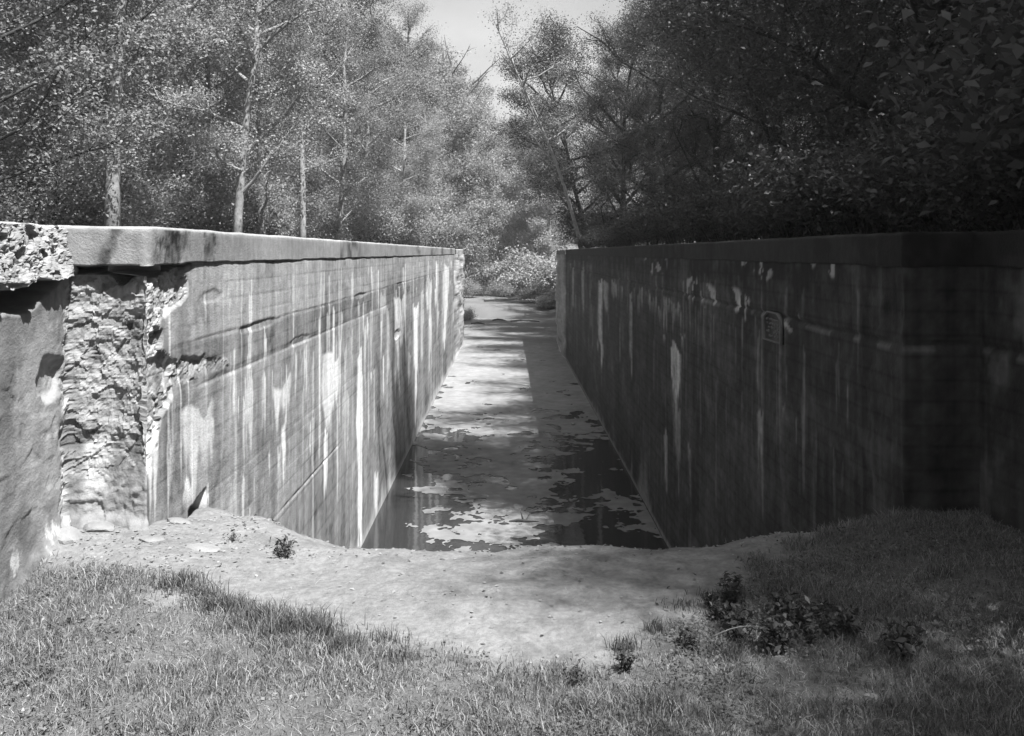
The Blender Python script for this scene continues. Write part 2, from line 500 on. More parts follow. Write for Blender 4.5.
# rough broken end of the wall (hollow quoin weathered away)
zl = 0.42 + 0.25 * (vnoise(S * 5, S * 0, 111) - 0.5)
rz_end = np.where(endf, 1.0, 0) * sstep(zl - 0.2, zl + 0.15, Z)
cw = 0.12 + 0.10 * (fbm(Z * 3, Z * 0, 155, 3) - 0.5) + 0.55 * sstep(1.18, 1.38, Z) + 0.30 * sstep(1.05, 0.95, Z) * sstep(0.62, 0.72, Z)
rz_corner = np.where(lock, sstep(0.012, -0.012, Y - Y0 - cw + 0.5 * lump_n + 0.22 * rough_n), 0) * sstep(0.30, 0.45, Z + 0.3 * lump_n)
rz_rec = np.where(rec, sstep(0.14, 0.02, Y0 - Y + 0.2 * lump_n), 0)
rough_low = np.where(endf, 1.0, 0) * (1 - sstep(zl - 0.2, zl + 0.15, Z))
RZ = np.clip(np.maximum(np.maximum(rz_end, rz_corner), rz_rec), 0, 1)
pit = sstep(0.52, 0.68, fbm(S * 15, Z * 15, 106, 3))
crag = np.floor((lump_n + 0.5) * 9 + 1.5 * rough_n) / 9 - 0.5                  # stepped breaks between old layers
fc = 0.55 * facets(S, Z, 0.16, 151, 1.3) + 0.30 * facets(S, Z, 0.07, 152, 1.4) + 0.15 * facets(S, Z, 0.032, 153, 1.4)
D = D + RZ * (-0.02 + 0.045 * lump_n + 0.034 * fc + 0.010 * rough_n - 0.004 * pit + 0.008 * (fbm(S * 34, Z * 34, 104, 3) - 0.5))
D = D - 0.05 * np.where(endf, np.sin(np.clip(E, 0, 1) * np.pi), 0)        # hollow quoin
D = D + rough_low * (0.02 * lump_n + 0.010 * rough_n + 0.018 * (facets(S, Z, 0.19, 156, 1.0) + 0.5 * facets(S, Z, 0.05, 157, 1.2)))
D = D + np.where(rec, 0.008 * lump_n + 0.006 * facets(S, Z, 0.12, 158, 0.9) * sstep(0.45, 0.6, fbm(S * 2, Z * 2, 159, 3)) + 0.006 * rough_n, 0)
# void under the coping
vtop = 1.60; vbot = 1.515 - 0.06 * np.exp(-((E - 0.62) / 0.09) ** 2) + 0.05 * lump_n
inv = np.where(endf, 1.0, np.where(lock, sstep(0.85, 0.45, Y - Y0), np.where(rec, 1.0, 0)))
vbot = np.where(rec, 1.34 + 0.16 * sstep(0.5, 0.0, Y0 - Y) + 0.12 * lump_n, vbot) + np.where(lock, 0.06 * sstep(0.1, 0.7, Y - Y0), 0)
D = D - 0.22 * inv * sstep(vbot - 0.015, vbot + 0.02, Z)
# bite out of the face along the lift joint, next to the corner
top_e = 1.00 - 0.10 * (Y - Y0) + 0.10 * (fbm(Y * 5, Y * 0, 113, 3) - 0.5)
bot_e = 0.70 + 0.04 * (fbm(Y * 4, Y * 0, 115, 3) - 0.5)
sp = np.where(lock, sstep(-0.1, 0.12, Y - Y0) * sstep(1.75, 1.5, Y - Y0 + 0.3 * lump_n), 0) * sstep(top_e + 0.015, top_e - 0.01, Z) * sstep(bot_e - 0.02, bot_e + 0.22, Z)
D = D - sp * (0.020 + 0.03 * lump_n + 0.035 * fc + 0.008 * rough_n)
# same joint broken out further along, small
for (yc, wy_, zc, wz, dep) in ((9.4, 0.5, 0.74, 0.05, 0.008), (13.2, 0.5, 1.02, 0.04, 0.008), (18.0, 0.5, 1.0, 0.05, 0.008), (17.6, 0.5, 0.05, 0.1, 0.02), (6.6, 0.25, 1.33, 0.05, 0.006), (7.9, 0.7, 1.02, 0.04, 0.008)):
    e = np.where(lock, np.exp(-((Y - yc) / wy_) ** 2 - ((Z - zc) / wz) ** 2), 0)
    D = D - dep * sstep(0.35, 0.6, e + 0.5 * rough_n)
# lift joints
for (zj, dep, ya, yb) in ((1.03, 0.012, 6, 40), (0.71, 0.012, 6.5, 16), (-0.82, 0.022, 7.2, 11.4), (-0.1, 0.005, 5.5, 30)):
    zz = zj + 0.02 * (fbm(Y * 1.2, Y * 0, 117, 3) - 0.5)
    e = np.exp(-((Z - zz) / 0.013) ** 2) * np.where(lock, sstep(ya - .3, ya, Y) * sstep(yb + .5, yb, Y), 0)
    D = D - dep * e * (0.1 + 0.7 * vnoise(Y * 6, Y * 0, 119)) * 0.8
# triangular hole at ground level
hy = px_y(193); hz = px_z(193, 495)
tri = np.where(lock, (Y > 6.12) & (Y < 6.46) & (Z < -0.10 + 0.18 * (Y - 6.12)) & (Z > -0.30), False)
D = D - 0.3 * tri
# spall with bars on the recess face
rb = np.where(rec, np.exp(-((Y0 - Y - 0.22) / 0.16) ** 2 - ((Z - 0.93) / 0.13) ** 2), 0)
D = D - 0.05 * sstep(0.3, 0.6, rb + 0.5 * rough_n) * (0.6 + 0.8 * ridge * 0.5)
# foot of the end face: ragged ledge
foot = np.where(endf | rec, sstep(0.12, -0.12, Z + 0.15 * lump_n + 0.18 * np.where(rec, Y0 - Y, 0)), 0) * np.where(rec, sstep(0.7, 0.2, Y0 - Y), 1)
D = D + foot * (0.10 + 0.12 * lump_n + 0.05 * rough_n)
# far eroded part
farz = np.where(lock, sstep(Y1 - 0.1, Y1 + 0.1, Y), 0)
D = D + farz * (0.06 + 0.25 * (fbm(Y * 1.2, Z * 2.5, 121, 4) - 0.5))

# colour: concrete, its stains and lime runs
A = 0.222 + 0.12 * smooth_n + 0.06 * (fbm(S * 6, Z * 6, 131, 3) - 0.5)
dens = sstep(0.40, 0.75, fbm(S * 2.6, Z * 0.12, 133, 4, 0.6))
A = A - 0.045 * np.where(lock, dens, 0.4 * dens)
fine = fbm(S * 11, Z * 0.25, 135, 3)
A = A + np.where(lock, 0.16 * (fine - 0.5), 0.05 * (fine - 0.5))
band = np.where(lock, sstep(0.70, 0.73, Z) * sstep(1.04, 1.01, Z), 0) * sstep(5.8, 6.6, Y) * sstep(30, 10, Y)
A = A - 0.07 * band
wet = np.where(lock, sstep(-0.6, -2.4, Z), 0) * (0.5 + fbm(S * 0.8, Z * 0.8, 137, 3))
A = A - 0.05 * wet
upper = np.where(lock, sstep(1.03, 1.06, Z), 0)
A = A + 0.05 * upper
A = A + 0.03 * RZ + 0.06 * sp + 0.06 * fc * RZ + 0.08 * rough_n * RZ + 0.06 * lump_n * RZ - 0.05 * RZ * pit
dripL = []
for (px, ya, yb, wpx, s) in ((360, 345, 548, 3.4, 1.0), (331, 347, 450, 10, 0.85), (326, 420, 535, 3.0, 0.95), (281, 367, 430, 10, 0.75), (284, 410, 490, 2.5, 0.75),
                             (249, 365, 470, 4.5, 0.55), (401, 293, 345, 5.5, 0.8), (416, 300, 425, 2.4, 0.9), (446, 262, 352, 3.5, 0.7), (397, 300, 400, 1.8, 0.6), (376, 468, 520, 3, 0.8),
                             (152, 408, 522, 7, 0.75), (170, 430, 520, 2.5, 0.5), (198, 392, 510, 17, 0.55), (212, 405, 470, 4, 0.6), (188, 470, 507, 5, 0.75), (207, 480, 510, 2.5, 0.85),
                             (244, 375, 475, 1.8, 0.55), (263, 360, 440, 2, 0.3), (303, 380, 470, 1.7, 0.45), (313, 350, 470, 1.2, 0.4), (345, 340, 470, 1.6, 0.4), (388, 300, 420, 1.4, 0.45),
                             (371, 300, 400, 1.6, 0.4), (430, 275, 380, 1.8, 0.5), (437, 262, 330, 1.5, 0.5), (409, 350, 395, 1.5, 0.5), (229, 280, 325, 3, 0.3), (300, 280, 296, 4, 0.4),
                             (237, 500, 530, 1.5, 0.6), (268, 485, 500, 1.5, 0.6), (249, 495, 525, 1.3, 0.5), (422, 285, 400, 1.4, 0.45), (383, 285, 330, 3, 0.35), (352, 270, 330, 1.6, 0.3)):
    yc = px_y(px); dpm = F_PX * abs(XL) / yc ** 2
    dripL.append((yc, wpx / dpm, px_z(px, ya), px_z(px, yb), s))
for k in range(190):
    yc = 5.6 * (40 / 5.6) ** rng.random(); zt = rng.choice([1.5, 1.02, 0.7, -0.1]) - 0.05 * rng.random()
    dripL.append((yc, (0.012 + 0.04 * rng.random()) * (yc / 8), zt, zt - 0.25 - 1.6 * rng.random() ** 1.6, 0.25 + 0.65 * rng.random() ** 1.5))
dl = drips(Y, Z, dripL) * lock
A = A + dl * (0.74 - A) * 1.0
bf = (Z + 3.3) / 0.135; bf = bf - np.floor(bf)
A = A - lock * 0.045 * (np.minimum(bf, 1 - bf) < 0.07) * sstep(0.35, 0.6, fbm(S * 1.3, np.floor((Z + 3.3) / 0.135) * 3.3, 132, 3))
A = A + lock * (0.13 * (fbm(S * 26, Z * 0.5, 134, 3) - 0.5) * sstep(3, 8, 30 / np.maximum(S, 1)) + 0.012)
A = A + lock * 0.12 * (fbm(S * 5, Z * 2.2, 136, 5, 0.65) - 0.5) + lock * 0.10 * (fbm(S * 18, Z * 18, 138, 3) - 0.5) - lock * 0.06 * sstep(0.56, 0.66, fbm(S * 2.2, Z * 3.5, 140, 5, 0.65))
base_w = np.where(lock, sstep(WATER + 0.16 + 0.35 * np.maximum(0, fbm(Y * 1.6, Y * 0, 139, 3) - 0.45) * 3, WATER + 0.05, Z), 0)
A = A + 0.18 * base_w * (Y > 11)
# pale patch on the end face, dark run on the void edge
pe = np.where(endf, np.exp(-((E - 0.30) / 0.17) ** 4) * sstep(0.56, 0.5, Z) * sstep(0.0, 0.35, Z), 0)
A = A + 0.20 * pe * (0.5 + fbm(S * 12, Z * 1.2, 141, 3))
pb = np.where(rec, 1.0, 0) * sstep(0.53, 0.60, fbm(S * 9, Z * 5, 143, 5, 0.65)) * sstep(0.32, 0.05, Z + 0.3 * np.where(rec, Y0 - Y - 0.4, 0))
A = A + 0.22 * pb
A = A - np.where(rec, 0.015 + 0.07 * sstep(0.5, 0.66, fbm(S * 4, Z * 2.2, 146, 5, 0.65)), 0) - np.where(endf, 0.09 * sstep(0.48, 0.62, fbm(S * 5, Z * 2.5, 147, 5, 0.65)), 0)
A = A + farz * (0.10 + 0.25 * (fbm(Y * 3, Z * 4, 145, 4) - 0.5))
A = np.clip(A, 0.05, 0.74)
V = np.stack([X + NX * D, Y + NY * D, Z], -1)
left_wall = thing('lock_wall', 'sunlit concrete lock wall on the left, streaked white with a broken near end', 'wall', (XL, Y0, WATER))
off = np.array([XL, Y0, WATER])
fm = mesh_np('wall_face', V.reshape(-1, 3) - off, grid_quads(*X.shape), None, M_CONC, True, {'albedo': A})
rough_v = ((RZ > 0.3) | (sp > 0.3)).ravel()
fm.polygons.foreach_set('use_smooth', ~rough_v[grid_quads(*X.shape)[:, 0]])
link('wall_face', fm, left_wall)

def wall_core(parent, face, recess, sgn, top, mat, name='wall_core'):
    """mass of the wall behind its face"""
    ins = 0.34; back = sgn * -3.75
    a = recess - sgn * ins; b = face - sgn * ins
    pts = [(a, -5), (a, Y0 + ins), (b, Y0 + ins), (b, Y2 - 0.05), (back, Y2 - 0.05), (back, -5)]
    z0, z1 = -3.2, top - 0.20
    n = len(pts)
    v = [(x, y, z0) for x, y in pts] + [(x, y, z1) for x, y in pts]
    q = [(i, (i + 1) % n, n + (i + 1) % n, n + i) for i in range(n)]
    q += [(n + 0, n + 1, n + 4, n + 5)] + [(n + 1, n + 2, n + 3, n + 4)]
    me = mesh_np(name, np.array(v) - np.array(parent.location), q, None, mat, False, {'albedo': np.full(2 * n, 0.3 if sgn > 0 else 0.1)})
    return link(name, me, parent)
wall_core(left_wall, XL, RL, 1, TOPL, M_CONC)

def coping_strip(name, path, top, bot, back, parent, mat, seed, proud=0.03, rough=0.006, edge=0.0, stain=True, base=0.22, lumpy=None, rows=12):
    """swept band: front underside, front face, chamfer, top. path (x,y,nx,ny)"""
    P = np.array(path)
    sec_t = np.array([0, 0, 0, .06, .14, .25, .36, .47, .58, .69, .8, .9, .96, 1.0, 1.0, 1.0, 1.0])
    sec_o = np.array([-.45, -.2, 0, 0, 0, 0, 0, 0, 0, 0, 0, 0, -.004, -.02, -.12, -.5, -1.05])
    if rows > 12:
        sec_t = np.r_[sec_t[:2], np.linspace(0, 0.97, rows), sec_t[12:]]; sec_o = np.r_[sec_o[:2], np.zeros(rows), sec_o[12:]]
    n = len(P); k = len(sec_t)
    T = np.repeat(sec_t[None], n, 0); O = np.repeat(sec_o[None], n, 0)
    X = np.repeat(P[:, 0:1], k, 1); Y = np.repeat(P[:, 1:2], k, 1); NX = np.repeat(P[:, 2:3], k, 1); NY = np.repeat(P[:, 3:4], k, 1)
    s = np.cumsum(np.r_[0, np.hypot(np.diff(P[:, 0]), np.diff(P[:, 1]))]) + P[0, 1]
    S = np.repeat(s[:, None], k, 1)
    bb = bot + edge * (fbm(S * 4, S * 0, seed + 1, 4, 0.6) - 0.5) * 2
    Zz = bb + T * (top - bb)
    dn = rough * 2 * (fbm(S * 3, Zz * 3, seed + 2, 5, 0.6) - 0.5)
    if lumpy is not None: dn = dn + lumpy(S, T, Zz)
    tz = 0.012 * (fbm(S * 2.5, S * 0 + O, seed + 5, 3) - 0.5) * (T > 0.9)
    d = proud + dn * (O > -0.3) + O
    V = np.stack([X + NX * d, Y + NY * d, Zz + tz], -1)
    A = base * (1 + 0.6 * (fbm(S * 2, Zz * 4, seed + 3, 4) - 0.5))
    if stain:
        dk = sstep(0.56, 0.68, fbm(S * 1.1, S * 0 + 0.3 * Zz, seed + 4, 4)) * sstep(0.25, 0.5, fbm(S * 9, Zz * 5, seed + 6, 3))
        for (sc_, sw_) in ((6.42, .26), (7.2, .17), (5.86, .045)): dk = np.maximum(dk, (0.55 + 0.45 * sstep(0.35, 0.6, fbm(S * 30, Zz * 22, seed + 9, 3))) * sstep(1.1, 0.35, np.abs(S - sc_ - 0.1 * (T - .5)) / sw_ + 2.2 * (fbm(S * 14, Zz * 14, seed + 8, 4, 0.65) - 0.5)) * (Y < 7.5) * (T < 0.93))
        A = A - (0.17 * dk) * (base / 0.22)
    A = A + 0.05 * (T > 0.93) * (base / 0.22)
    A = np.clip(A, 0.012, 0.7)
    me = mesh_np(name, V.reshape(-1, 3) - np.array(parent.location), grid_quads(n, k), None, mat, True, {'albedo': A})
    o = link(name, me, parent)
    # end caps so the strip is a solid
    return o

c = 0.7071
cp = [(RL - 0.2, Y0, 0, -1), (RL + 0.005, Y0, 0, -1)]
for i in range(1, 24): cp.append((RL + 0.46 * i / 24, Y0, 0, -1))
cp.append((XL, Y0, c, -c))
for q in np.arange(360, 53.2, -1.5): cp.append((XL, abs(XL) * F_PX / q, 1, 0))
cp.append((XL, Y1, 1, 0))
coping_strip('coping', cp, TOPL, 1.575, None, left_wall, M_CONC, 201, edge=0.012, lumpy=lambda S, T, Z: -0.021 * sstep(6.3, 7.2, S))
far_cp = [(XL, Y1 + 0.02, 1, 0)] + [(XL, y, 1, 0) for y in np.arange(Y1 + 0.2, Y2, 0.2)] + [(XL, Y2, c, c)]
o = coping_strip('coping', far_cp, TOPL - 0.02, 1.56, None, left_wall, M_CONC, 231, rough=0.05, edge=0.03, stain=False, base=0.3)
o['label'] = 'crumbling pale coping at the far end of the wall'
bp = [(RL, y, 1, 0) for y in np.arange(-5, 3.8, 0.3)] + [(RL, y, 1, 0) for y in np.arange(3.8, Y0 + 0.045, 0.012)]
o = coping_strip('coping', bp, TOPL + 0.0, 1.49, None, left_wall, M_CONC, 241, proud=0.05, rough=0.05, edge=0.06, stain=False, base=0.22,
                 rows=44, lumpy=lambda S, T, Z: 0.09 * (fbm(S * 4, Z * 4, 245, 3) - 0.5) + 0.06 * (0.6 * facets(S, Z, 0.15, 246, 1.4) + 0.3 * facets(S, Z, 0.06, 247, 1.4) + 0.15 * facets(S, Z, 0.03, 248, 1.4)) - 0.05 * T)
o.data.polygons.foreach_set('use_smooth', np.zeros(len(o.data.polygons), bool))
o['label'] = 'broken lump of coping with rough aggregate hanging over a dark gap'

# ---- right wall
rp = side_path(XR, RR, -1, 0, 0, 1.3, 0.03, 0.02)
zsR = np.concatenate([np.arange(-3.2, -0.9, 0.035), np.arange(-0.9, 1.56, 0.018), [1.57]])
X, Y, Z, NX, NY = wall_grid(rp, zsR)
rec = (np.abs(X - RR) < 1e-6) & (Y < Y0)
endf = (np.abs(Y - Y0) < 1e-6)
lock = (np.abs(X - XR) < 1e-6) & (Y > Y0)
S = np.where(rec, Y - 0.45, np.where(endf, Y0 + (XR - X), Y)) + 50
smooth_n = fbm(S * 1.1, Z * 1.1, 301, 4) - 0.5
rough_n = fbm(S * 8, Z * 8, 303, 4, 0.6) - 0.5
D = 0.02 * smooth_n + board_relief(S, Z, 309) + 0.008 * rough_n
zz = 1.09 + 0.03 * (fbm(S * 1.2, S * 0, 317, 3) - 0.5)
jt = np.exp(-((Z - zz) / 0.016) ** 2) * (Y > 4)
D = D - 0.03 * jt * (0.3 + 0.9 * vnoise(S * 5, S * 0, 319))
D = D - 0.02 * np.where(endf | lock, sstep(0.45, 0.7, fbm(S * 3, Z * 3, 321, 4)), 0) * (Y < 6.0)
farz = np.where(lock, sstep(Y1 - 0.1, Y1 + 0.1, Y), 0)
D = D + farz * (0.05 + 0.3 * (fbm(Y * 1.2, Z * 2.5, 323, 4) - 0.5))
A = 0.034 + 0.03 * smooth_n + 0.02 * rough_n  # low base: the wall's shade is painted in along with its stains
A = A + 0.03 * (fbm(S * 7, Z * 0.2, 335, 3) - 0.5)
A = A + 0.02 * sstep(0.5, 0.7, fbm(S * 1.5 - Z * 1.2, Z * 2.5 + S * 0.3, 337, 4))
dripR = []
for (px, ya, yb, wpx, s) in ((600, 277, 390, 3.0, 0.9), (606, 280, 330, 2.5, 0.6), (676, 338, 425, 5.0, 1.0), (677, 400, 505, 4, 0.35), (631, 290, 385, 1.5, 0.6), (666, 425, 535, 2.0, 0.4),
                             (690, 440, 538, 1.6, 0.35), (760, 400, 480, 2.5, 0.5), (909, 262, 500, 6, 0.6), (665, 325, 345, 2.5, 0.6), (683, 330, 345, 3, 0.6), (573, 265, 330, 1.2, 0.4), (583, 262, 340, 1.2, 0.4),
                             (797, 400, 470, 1.2, 0.3), (847, 375, 440, 1.2, 0.25), (784, 395, 412, 1.5, 0.5), (614, 275, 300, 3, 0.5), (660, 300, 330, 2, 0.35)):
    yc = px_y(px, False); dpm = F_PX * abs(XR) / yc ** 2
    dripR.append((yc, wpx / dpm, px_z(px, ya, False), px_z(px, yb, False), s))
for k in range(46):                               # teeth of lime under the joint
    px = 612 + 72 * rng.random(); yc = px_y(px, False); zt = 1.03 + 0.03 * rng.random()
    dripR.append((yc, 0.05 + 0.07 * rng.random(), zt, zt - 0.15 - 0.45 * rng.random(), 0.2 + 0.3 * rng.random()))
for k in range(110):
    yc = 6.0 * (36 / 6.0) ** rng.random(); zt = rng.choice([1.45, 1.05, 0.3]) - 0.05 * rng.random()
    dripR.append((yc, (0.02 + 0.03 * rng.random()) * (yc / 8), zt, zt - 0.3 - 1.5 * rng.random(), 0.08 + 0.15 * rng.random()))
dl = drips(Y, Z, dripR) * np.where(lock, 1, 0)
A = A + dl * (0.40 - A)
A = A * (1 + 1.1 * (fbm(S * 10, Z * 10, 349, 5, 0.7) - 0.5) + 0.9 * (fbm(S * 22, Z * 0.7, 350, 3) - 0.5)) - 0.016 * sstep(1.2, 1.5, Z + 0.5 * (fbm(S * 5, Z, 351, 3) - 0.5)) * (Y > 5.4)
bf = (Z + 3.3) / 0.135; bf = bf - np.floor(bf)
A = A - 0.010 * (np.minimum(bf, 1 - bf) < 0.08)
# flaking lime specks near the top and joint
sk = sstep(0.60, 0.66, fbm(S * 9, Z * 7, 341, 3)) * np.where(lock, 1, 0)
for (px, yy, rpx) in ((745, 262, 12), (765, 268, 8), (692, 288, 8), (708, 297, 9), (735, 300, 8), (655, 262, 12), (812, 255, 5), (833, 265, 5), (866, 262, 5), (745, 308, 8), (790, 320, 10)):
    yc = px_y(px, False); dpm = F_PX * abs(XR) / yc ** 2; zc = px_z(px, yy, False)
    e = np.exp(-((Y - yc) / (rpx / dpm)) ** 2 - ((Z - zc) / (14 / F_PX * yc)) ** 2)
    A = A + 0.22 * sk * sstep(0.3, 0.6, e)
base_w = np.where(lock, sstep(WATER + 0.10 + 1.1 * np.maximum(0, fbm(Y * 2.2, Y * 0, 339, 3) - 0.48) * 2.5 * sstep(30, 16, Y), WATER + 0.04, Z), 0)
A = A + 0.12 * base_w
jag = np.exp(-((Z - zz + 0.03) / 0.02) ** 2) * (vnoise(S * 8, S * 0, 343) > 0.62)
A = A + 0.06 * jag * (Y < 12)
A = A + farz * (0.20 + 0.2 * (fbm(Y * 3, Z * 4, 345, 4) - 0.5)) + np.where(lock, sstep(Y2 - 1.2, Y2 - 0.9, Y), 0) * 0.15
A = A + np.where(rec, 0.05 * sstep(0.5, 0.65, fbm(S * 6, Z * 3, 347, 4)), 0)
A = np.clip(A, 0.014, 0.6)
V = np.stack([X + NX * D, Y + NY * D, Z], -1)
right_wall = thing('lock_wall', 'shaded dark concrete lock wall on the right bearing a small plaque', 'wall', (XR, Y0, WATER))
off = np.array([XR, Y0, WATER])
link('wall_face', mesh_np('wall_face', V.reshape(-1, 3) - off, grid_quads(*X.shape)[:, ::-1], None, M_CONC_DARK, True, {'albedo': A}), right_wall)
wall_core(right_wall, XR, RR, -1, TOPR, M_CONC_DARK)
cp = [(RR, y, -1, 0) for y in np.arange(-5, Y0 - 0.1, 0.2)] + [(RR, Y0, -c, -c)]
for i in range(1, 12): cp.append((RR - 0.45 * i / 12, Y0, 0, -1))
cp.append((XR, Y0, -c, -c))
for q in np.arange(394, 58.4, -2): cp.append((XR, XR * F_PX / q, -1, 0))
cp.append((XR, Y1, -1, 0))
coping_strip('coping', cp, TOPR, 1.565, None, right_wall, M_CONC_DARK, 401, proud=0.008, edge=0.012, base=0.022)  # coping base darkened like the wall, shade included in the colour
far_cp = [(XR, Y1 + 0.02, -1, 0)] + [(XR, y, -1, 0) for y in np.arange(Y1 + 0.2, Y2, 0.2)] + [(XR, Y2, -c, c)]
o = coping_strip('coping', far_cp, TOPR - 0.02, 1.55, None, right_wall, M_CONC_DARK, 431, rough=0.05, edge=0.03, stain=False, base=0.12)
o['label'] = 'crumbling paler coping at the far end of the wall'

# plaque cast into the right wall: tablet with clipped upper corners
def plaque():
    ya, yb = px_y(784, False), px_y(766, False)
    zt = px_z(775, 312, False); zb = px_z(775, 342, False)
    w = yb - ya
    out = [(0, 0), (w, 0), (w, zt - zb - 0.05), (w - 0.12, zt - zb), (0.12, zt - zb), (0, zt - zb - 0.05)]
    root = None
    x0 = XR - 0.012
    def prism(poly, xa, xb):
        n = len(poly)
        v = [(xa, ya + p[0], zb + p[1]) for p in poly] + [(xb, ya + p[0], zb + p[1]) for p in poly]
        return v, [(i, (i + 1) % n, n + (i + 1) % n, n + i) for i in range(n)], n
    L = np.array(right_wall.location)
    v, q, n = prism(out, x0 + 0.06, x0)
    t = [(n, n + k + 1, n + k) for k in range(1, n - 1)]
    pl = link('plaque', mesh_np('plaque', np.array(v) - L, q, t, M_PLAQUE), right_wall)
    pl['label'] = 'small tablet with clipped upper corners set in the wall'
    inn = [(np.array(p) - np.array([w / 2, (zt - zb) / 2])) * np.array([0.90, 0.90]) + np.array([w / 2, (zt - zb) / 2]) for p in out]
    n = len(out)
    xa, xb = x0 - 0.002, x0 - 0.02
    v = [(xb, ya + p[0], zb + p[1]) for p in out] + [(xb, ya + p[0], zb + p[1]) for p in inn] + [(xa + 0.03, ya + p[0], zb + p[1]) for p in out] + [(xa, ya + p[0], zb + p[1]) for p in inn]
    q = []
    for i in range(n):
        j = (i + 1) % n
        q += [(i, j, n + j, n + i), (i, 2 * n + i, 2 * n + j, j), (n + i, n + j, 3 * n + j, 3 * n + i)]
    link('plaque_frame', mesh_np('plaque_frame', np.array(v) - L, q, None, M_PLAQUE_EDGE), pl)
    r = random.Random(3)
    gl = Geo()                                       # worn relief, not legible in the photograph
    for row in range(5):
        zc = zb + (zt - zb) * (0.18 + 0.14 * row)
        yy = ya + w * 0.16
        while yy < ya + w * 0.82:
            ww = r.uniform(0.02, 0.05)
            if r.random() < 0.75: gl.box((x0 - 0.003, yy + ww / 2, zc + r.uniform(-.004, .004)), (0.01, ww * 0.7, r.uniform(0.012, 0.026)))
            yy += ww
    gl.v = [vv - L for vv in gl.v]
    link('worn_relief', gl.mesh('worn_relief', M_PLAQUE_EDGE), pl)
plaque()

# ------------------------------------------------------------------ trees and shrubs
def leaves(centers, size, r, up=0.5, tone=(0.75, 1.25), slim=0.55):
    n = len(centers)
    nv = r.normal(size=(n, 3)); nv[:, 2] = np.abs(nv[:, 2]) + up
    nv /= np.linalg.norm(nv, axis=1, keepdims=True)
    a = np.cross(nv, r.normal(size=(n, 3))); a /= np.linalg.norm(a, axis=1, keepdims=True) + 1e-9
    b = np.cross(nv, a)
    s = size * (0.6 + 0.8 * r.random((n, 1)))
    fold = nv * s * 0.12
    v = np.stack([centers - a * s * 0.5, centers + b * s * slim * 0.5 + fold, centers + a * s * 0.5, centers - b * s * slim * 0.5 + fold], 1).reshape(-1, 3)
    q = np.arange(4 * n).reshape(n, 4)
    t = np.repeat(tone[0] + (tone[1] - tone[0]) * r.random(n), 4)
    return v, q, t

def tree_proto(seed, height, crown0, spread, nleaf, lsize, trunk_r, lean=(0, 0), limbs=20, up=0.55, jit=0.25, leafmat=None, bark=None, wob=0.25, tone=(0.7, 1.3), topbare=0.0, profile='round'):
    r = np.random.default_rng(seed)
    k = 11
    t = np.linspace(0, 1, k)
    wobx = np.cumsum(r.normal(size=k)) * wob * 0.35; woby = np.cumsum(r.normal(size=k)) * wob * 0.35
    wobx -= wobx[0]; woby -= woby[0]
    P = np.stack([lean[0] * t ** 1.3 + wobx * t, lean[1] * t ** 1.3 + woby * t, height * t * 0.95 - 0.3 * (1 - t)], 1)
    rad = trunk_r * (1 - t) ** 0.8 + 0.012; rad[0] *= 1.35
    g = Geo(); g.tube(P, rad, 7)
    tips = []; wts = []
    for i in range(limbs):
        f = crown0 + (0.98 - crown0) * ((i + r.random()) / limbs)
        base = np.array([np.interp(f, t, P[:, d]) for d in range(3)])
        fr = (f - crown0) / (1 - crown0)
        if profile == 'round': L = spread * (0.45 + 0.75 * math.sin(math.pi * min(1, fr * 0.8 + 0.18))) * r.uniform(0.65, 1.15)
        else: L = spread * (1.1 - 0.75 * fr) * r.uniform(0.65, 1.15)
        az = i * 2.4 + r.normal() * 0.5
        el = r.uniform(0.15, 0.7) + 0.45 * fr
        m = 5
        u = np.linspace(0, 1, m)
        dirv = np.array([math.cos(az) * math.cos(el), math.sin(az) * math.cos(el), math.sin(el)])
        Q = base + dirv * L * u[:, None] + np.array([0, 0, up * 0.25 * L]) * (u[:, None] ** 2) + np.cumsum(r.normal(size=(m, 3)) * 0.06 * L, 0) * u[:, None]
        r0 = max(0.015, min(trunk_r * 0.5, 0.02 * L + 0.01))
        g.tube(Q, r0 * (1 - 0.8 * u) + 0.004, 4, cap=False)
        bare = topbare > 0 and fr > 1 - topbare
        for j in range(7):
            uf = r.uniform(0.3, 1.0)
            qb = np.array([np.interp(uf, u, Q[:, d]) for d in range(3)])
            dv = dirv * 0.5 + r.normal(size=3) * 0.6; dv[2] += 0.15; dv /= np.linalg.norm(dv)
            l2 = L * r.uniform(0.22, 0.5)
            Q2 = np.stack([qb, qb + dv * l2 * 0.5 + r.normal(size=3) * 0.05 * l2, qb + dv * l2 + np.array([0, 0, -0.06 * l2])])
            g.tube(Q2, [r0 * 0.35 + 0.003, r0 * 0.2 + 0.002, 0.002], 3, cap=False)
            if not bare:
                tips.append(Q2); wts.append(l2)
            elif r.random() < 0.3:
                tips.append(Q2); wts.append(l2 * 0.25)
    tips = np.array(tips); wts = np.array(wts); wts = wts * r.uniform(0.3, 1.7, len(wts)); wts /= wts.sum()
    ci = r.choice(len(tips), nleaf, p=wts)
    uu = r.random(nleaf) ** 0.7
    seg = np.where(uu[:, None] < 0.5, tips[ci, 0] + (tips[ci, 1] - tips[ci, 0]) * uu[:, None] * 2, tips[ci, 1] + (tips[ci, 2] - tips[ci, 1]) * (uu[:, None] * 2 - 1))
    cen = seg + r.normal(size=(nleaf, 3)) * jit * np.array([1, 1, 0.6])
    v, q, tn = leaves(cen, lsize, r, tone=tone)
    tw = g.mesh('trunk', bark or M_BARK_PALE, True)
    cr = mesh_np('crown', v, q, None, leafmat or M_LEAF, False, {'tone': tn})
    return tw, cr

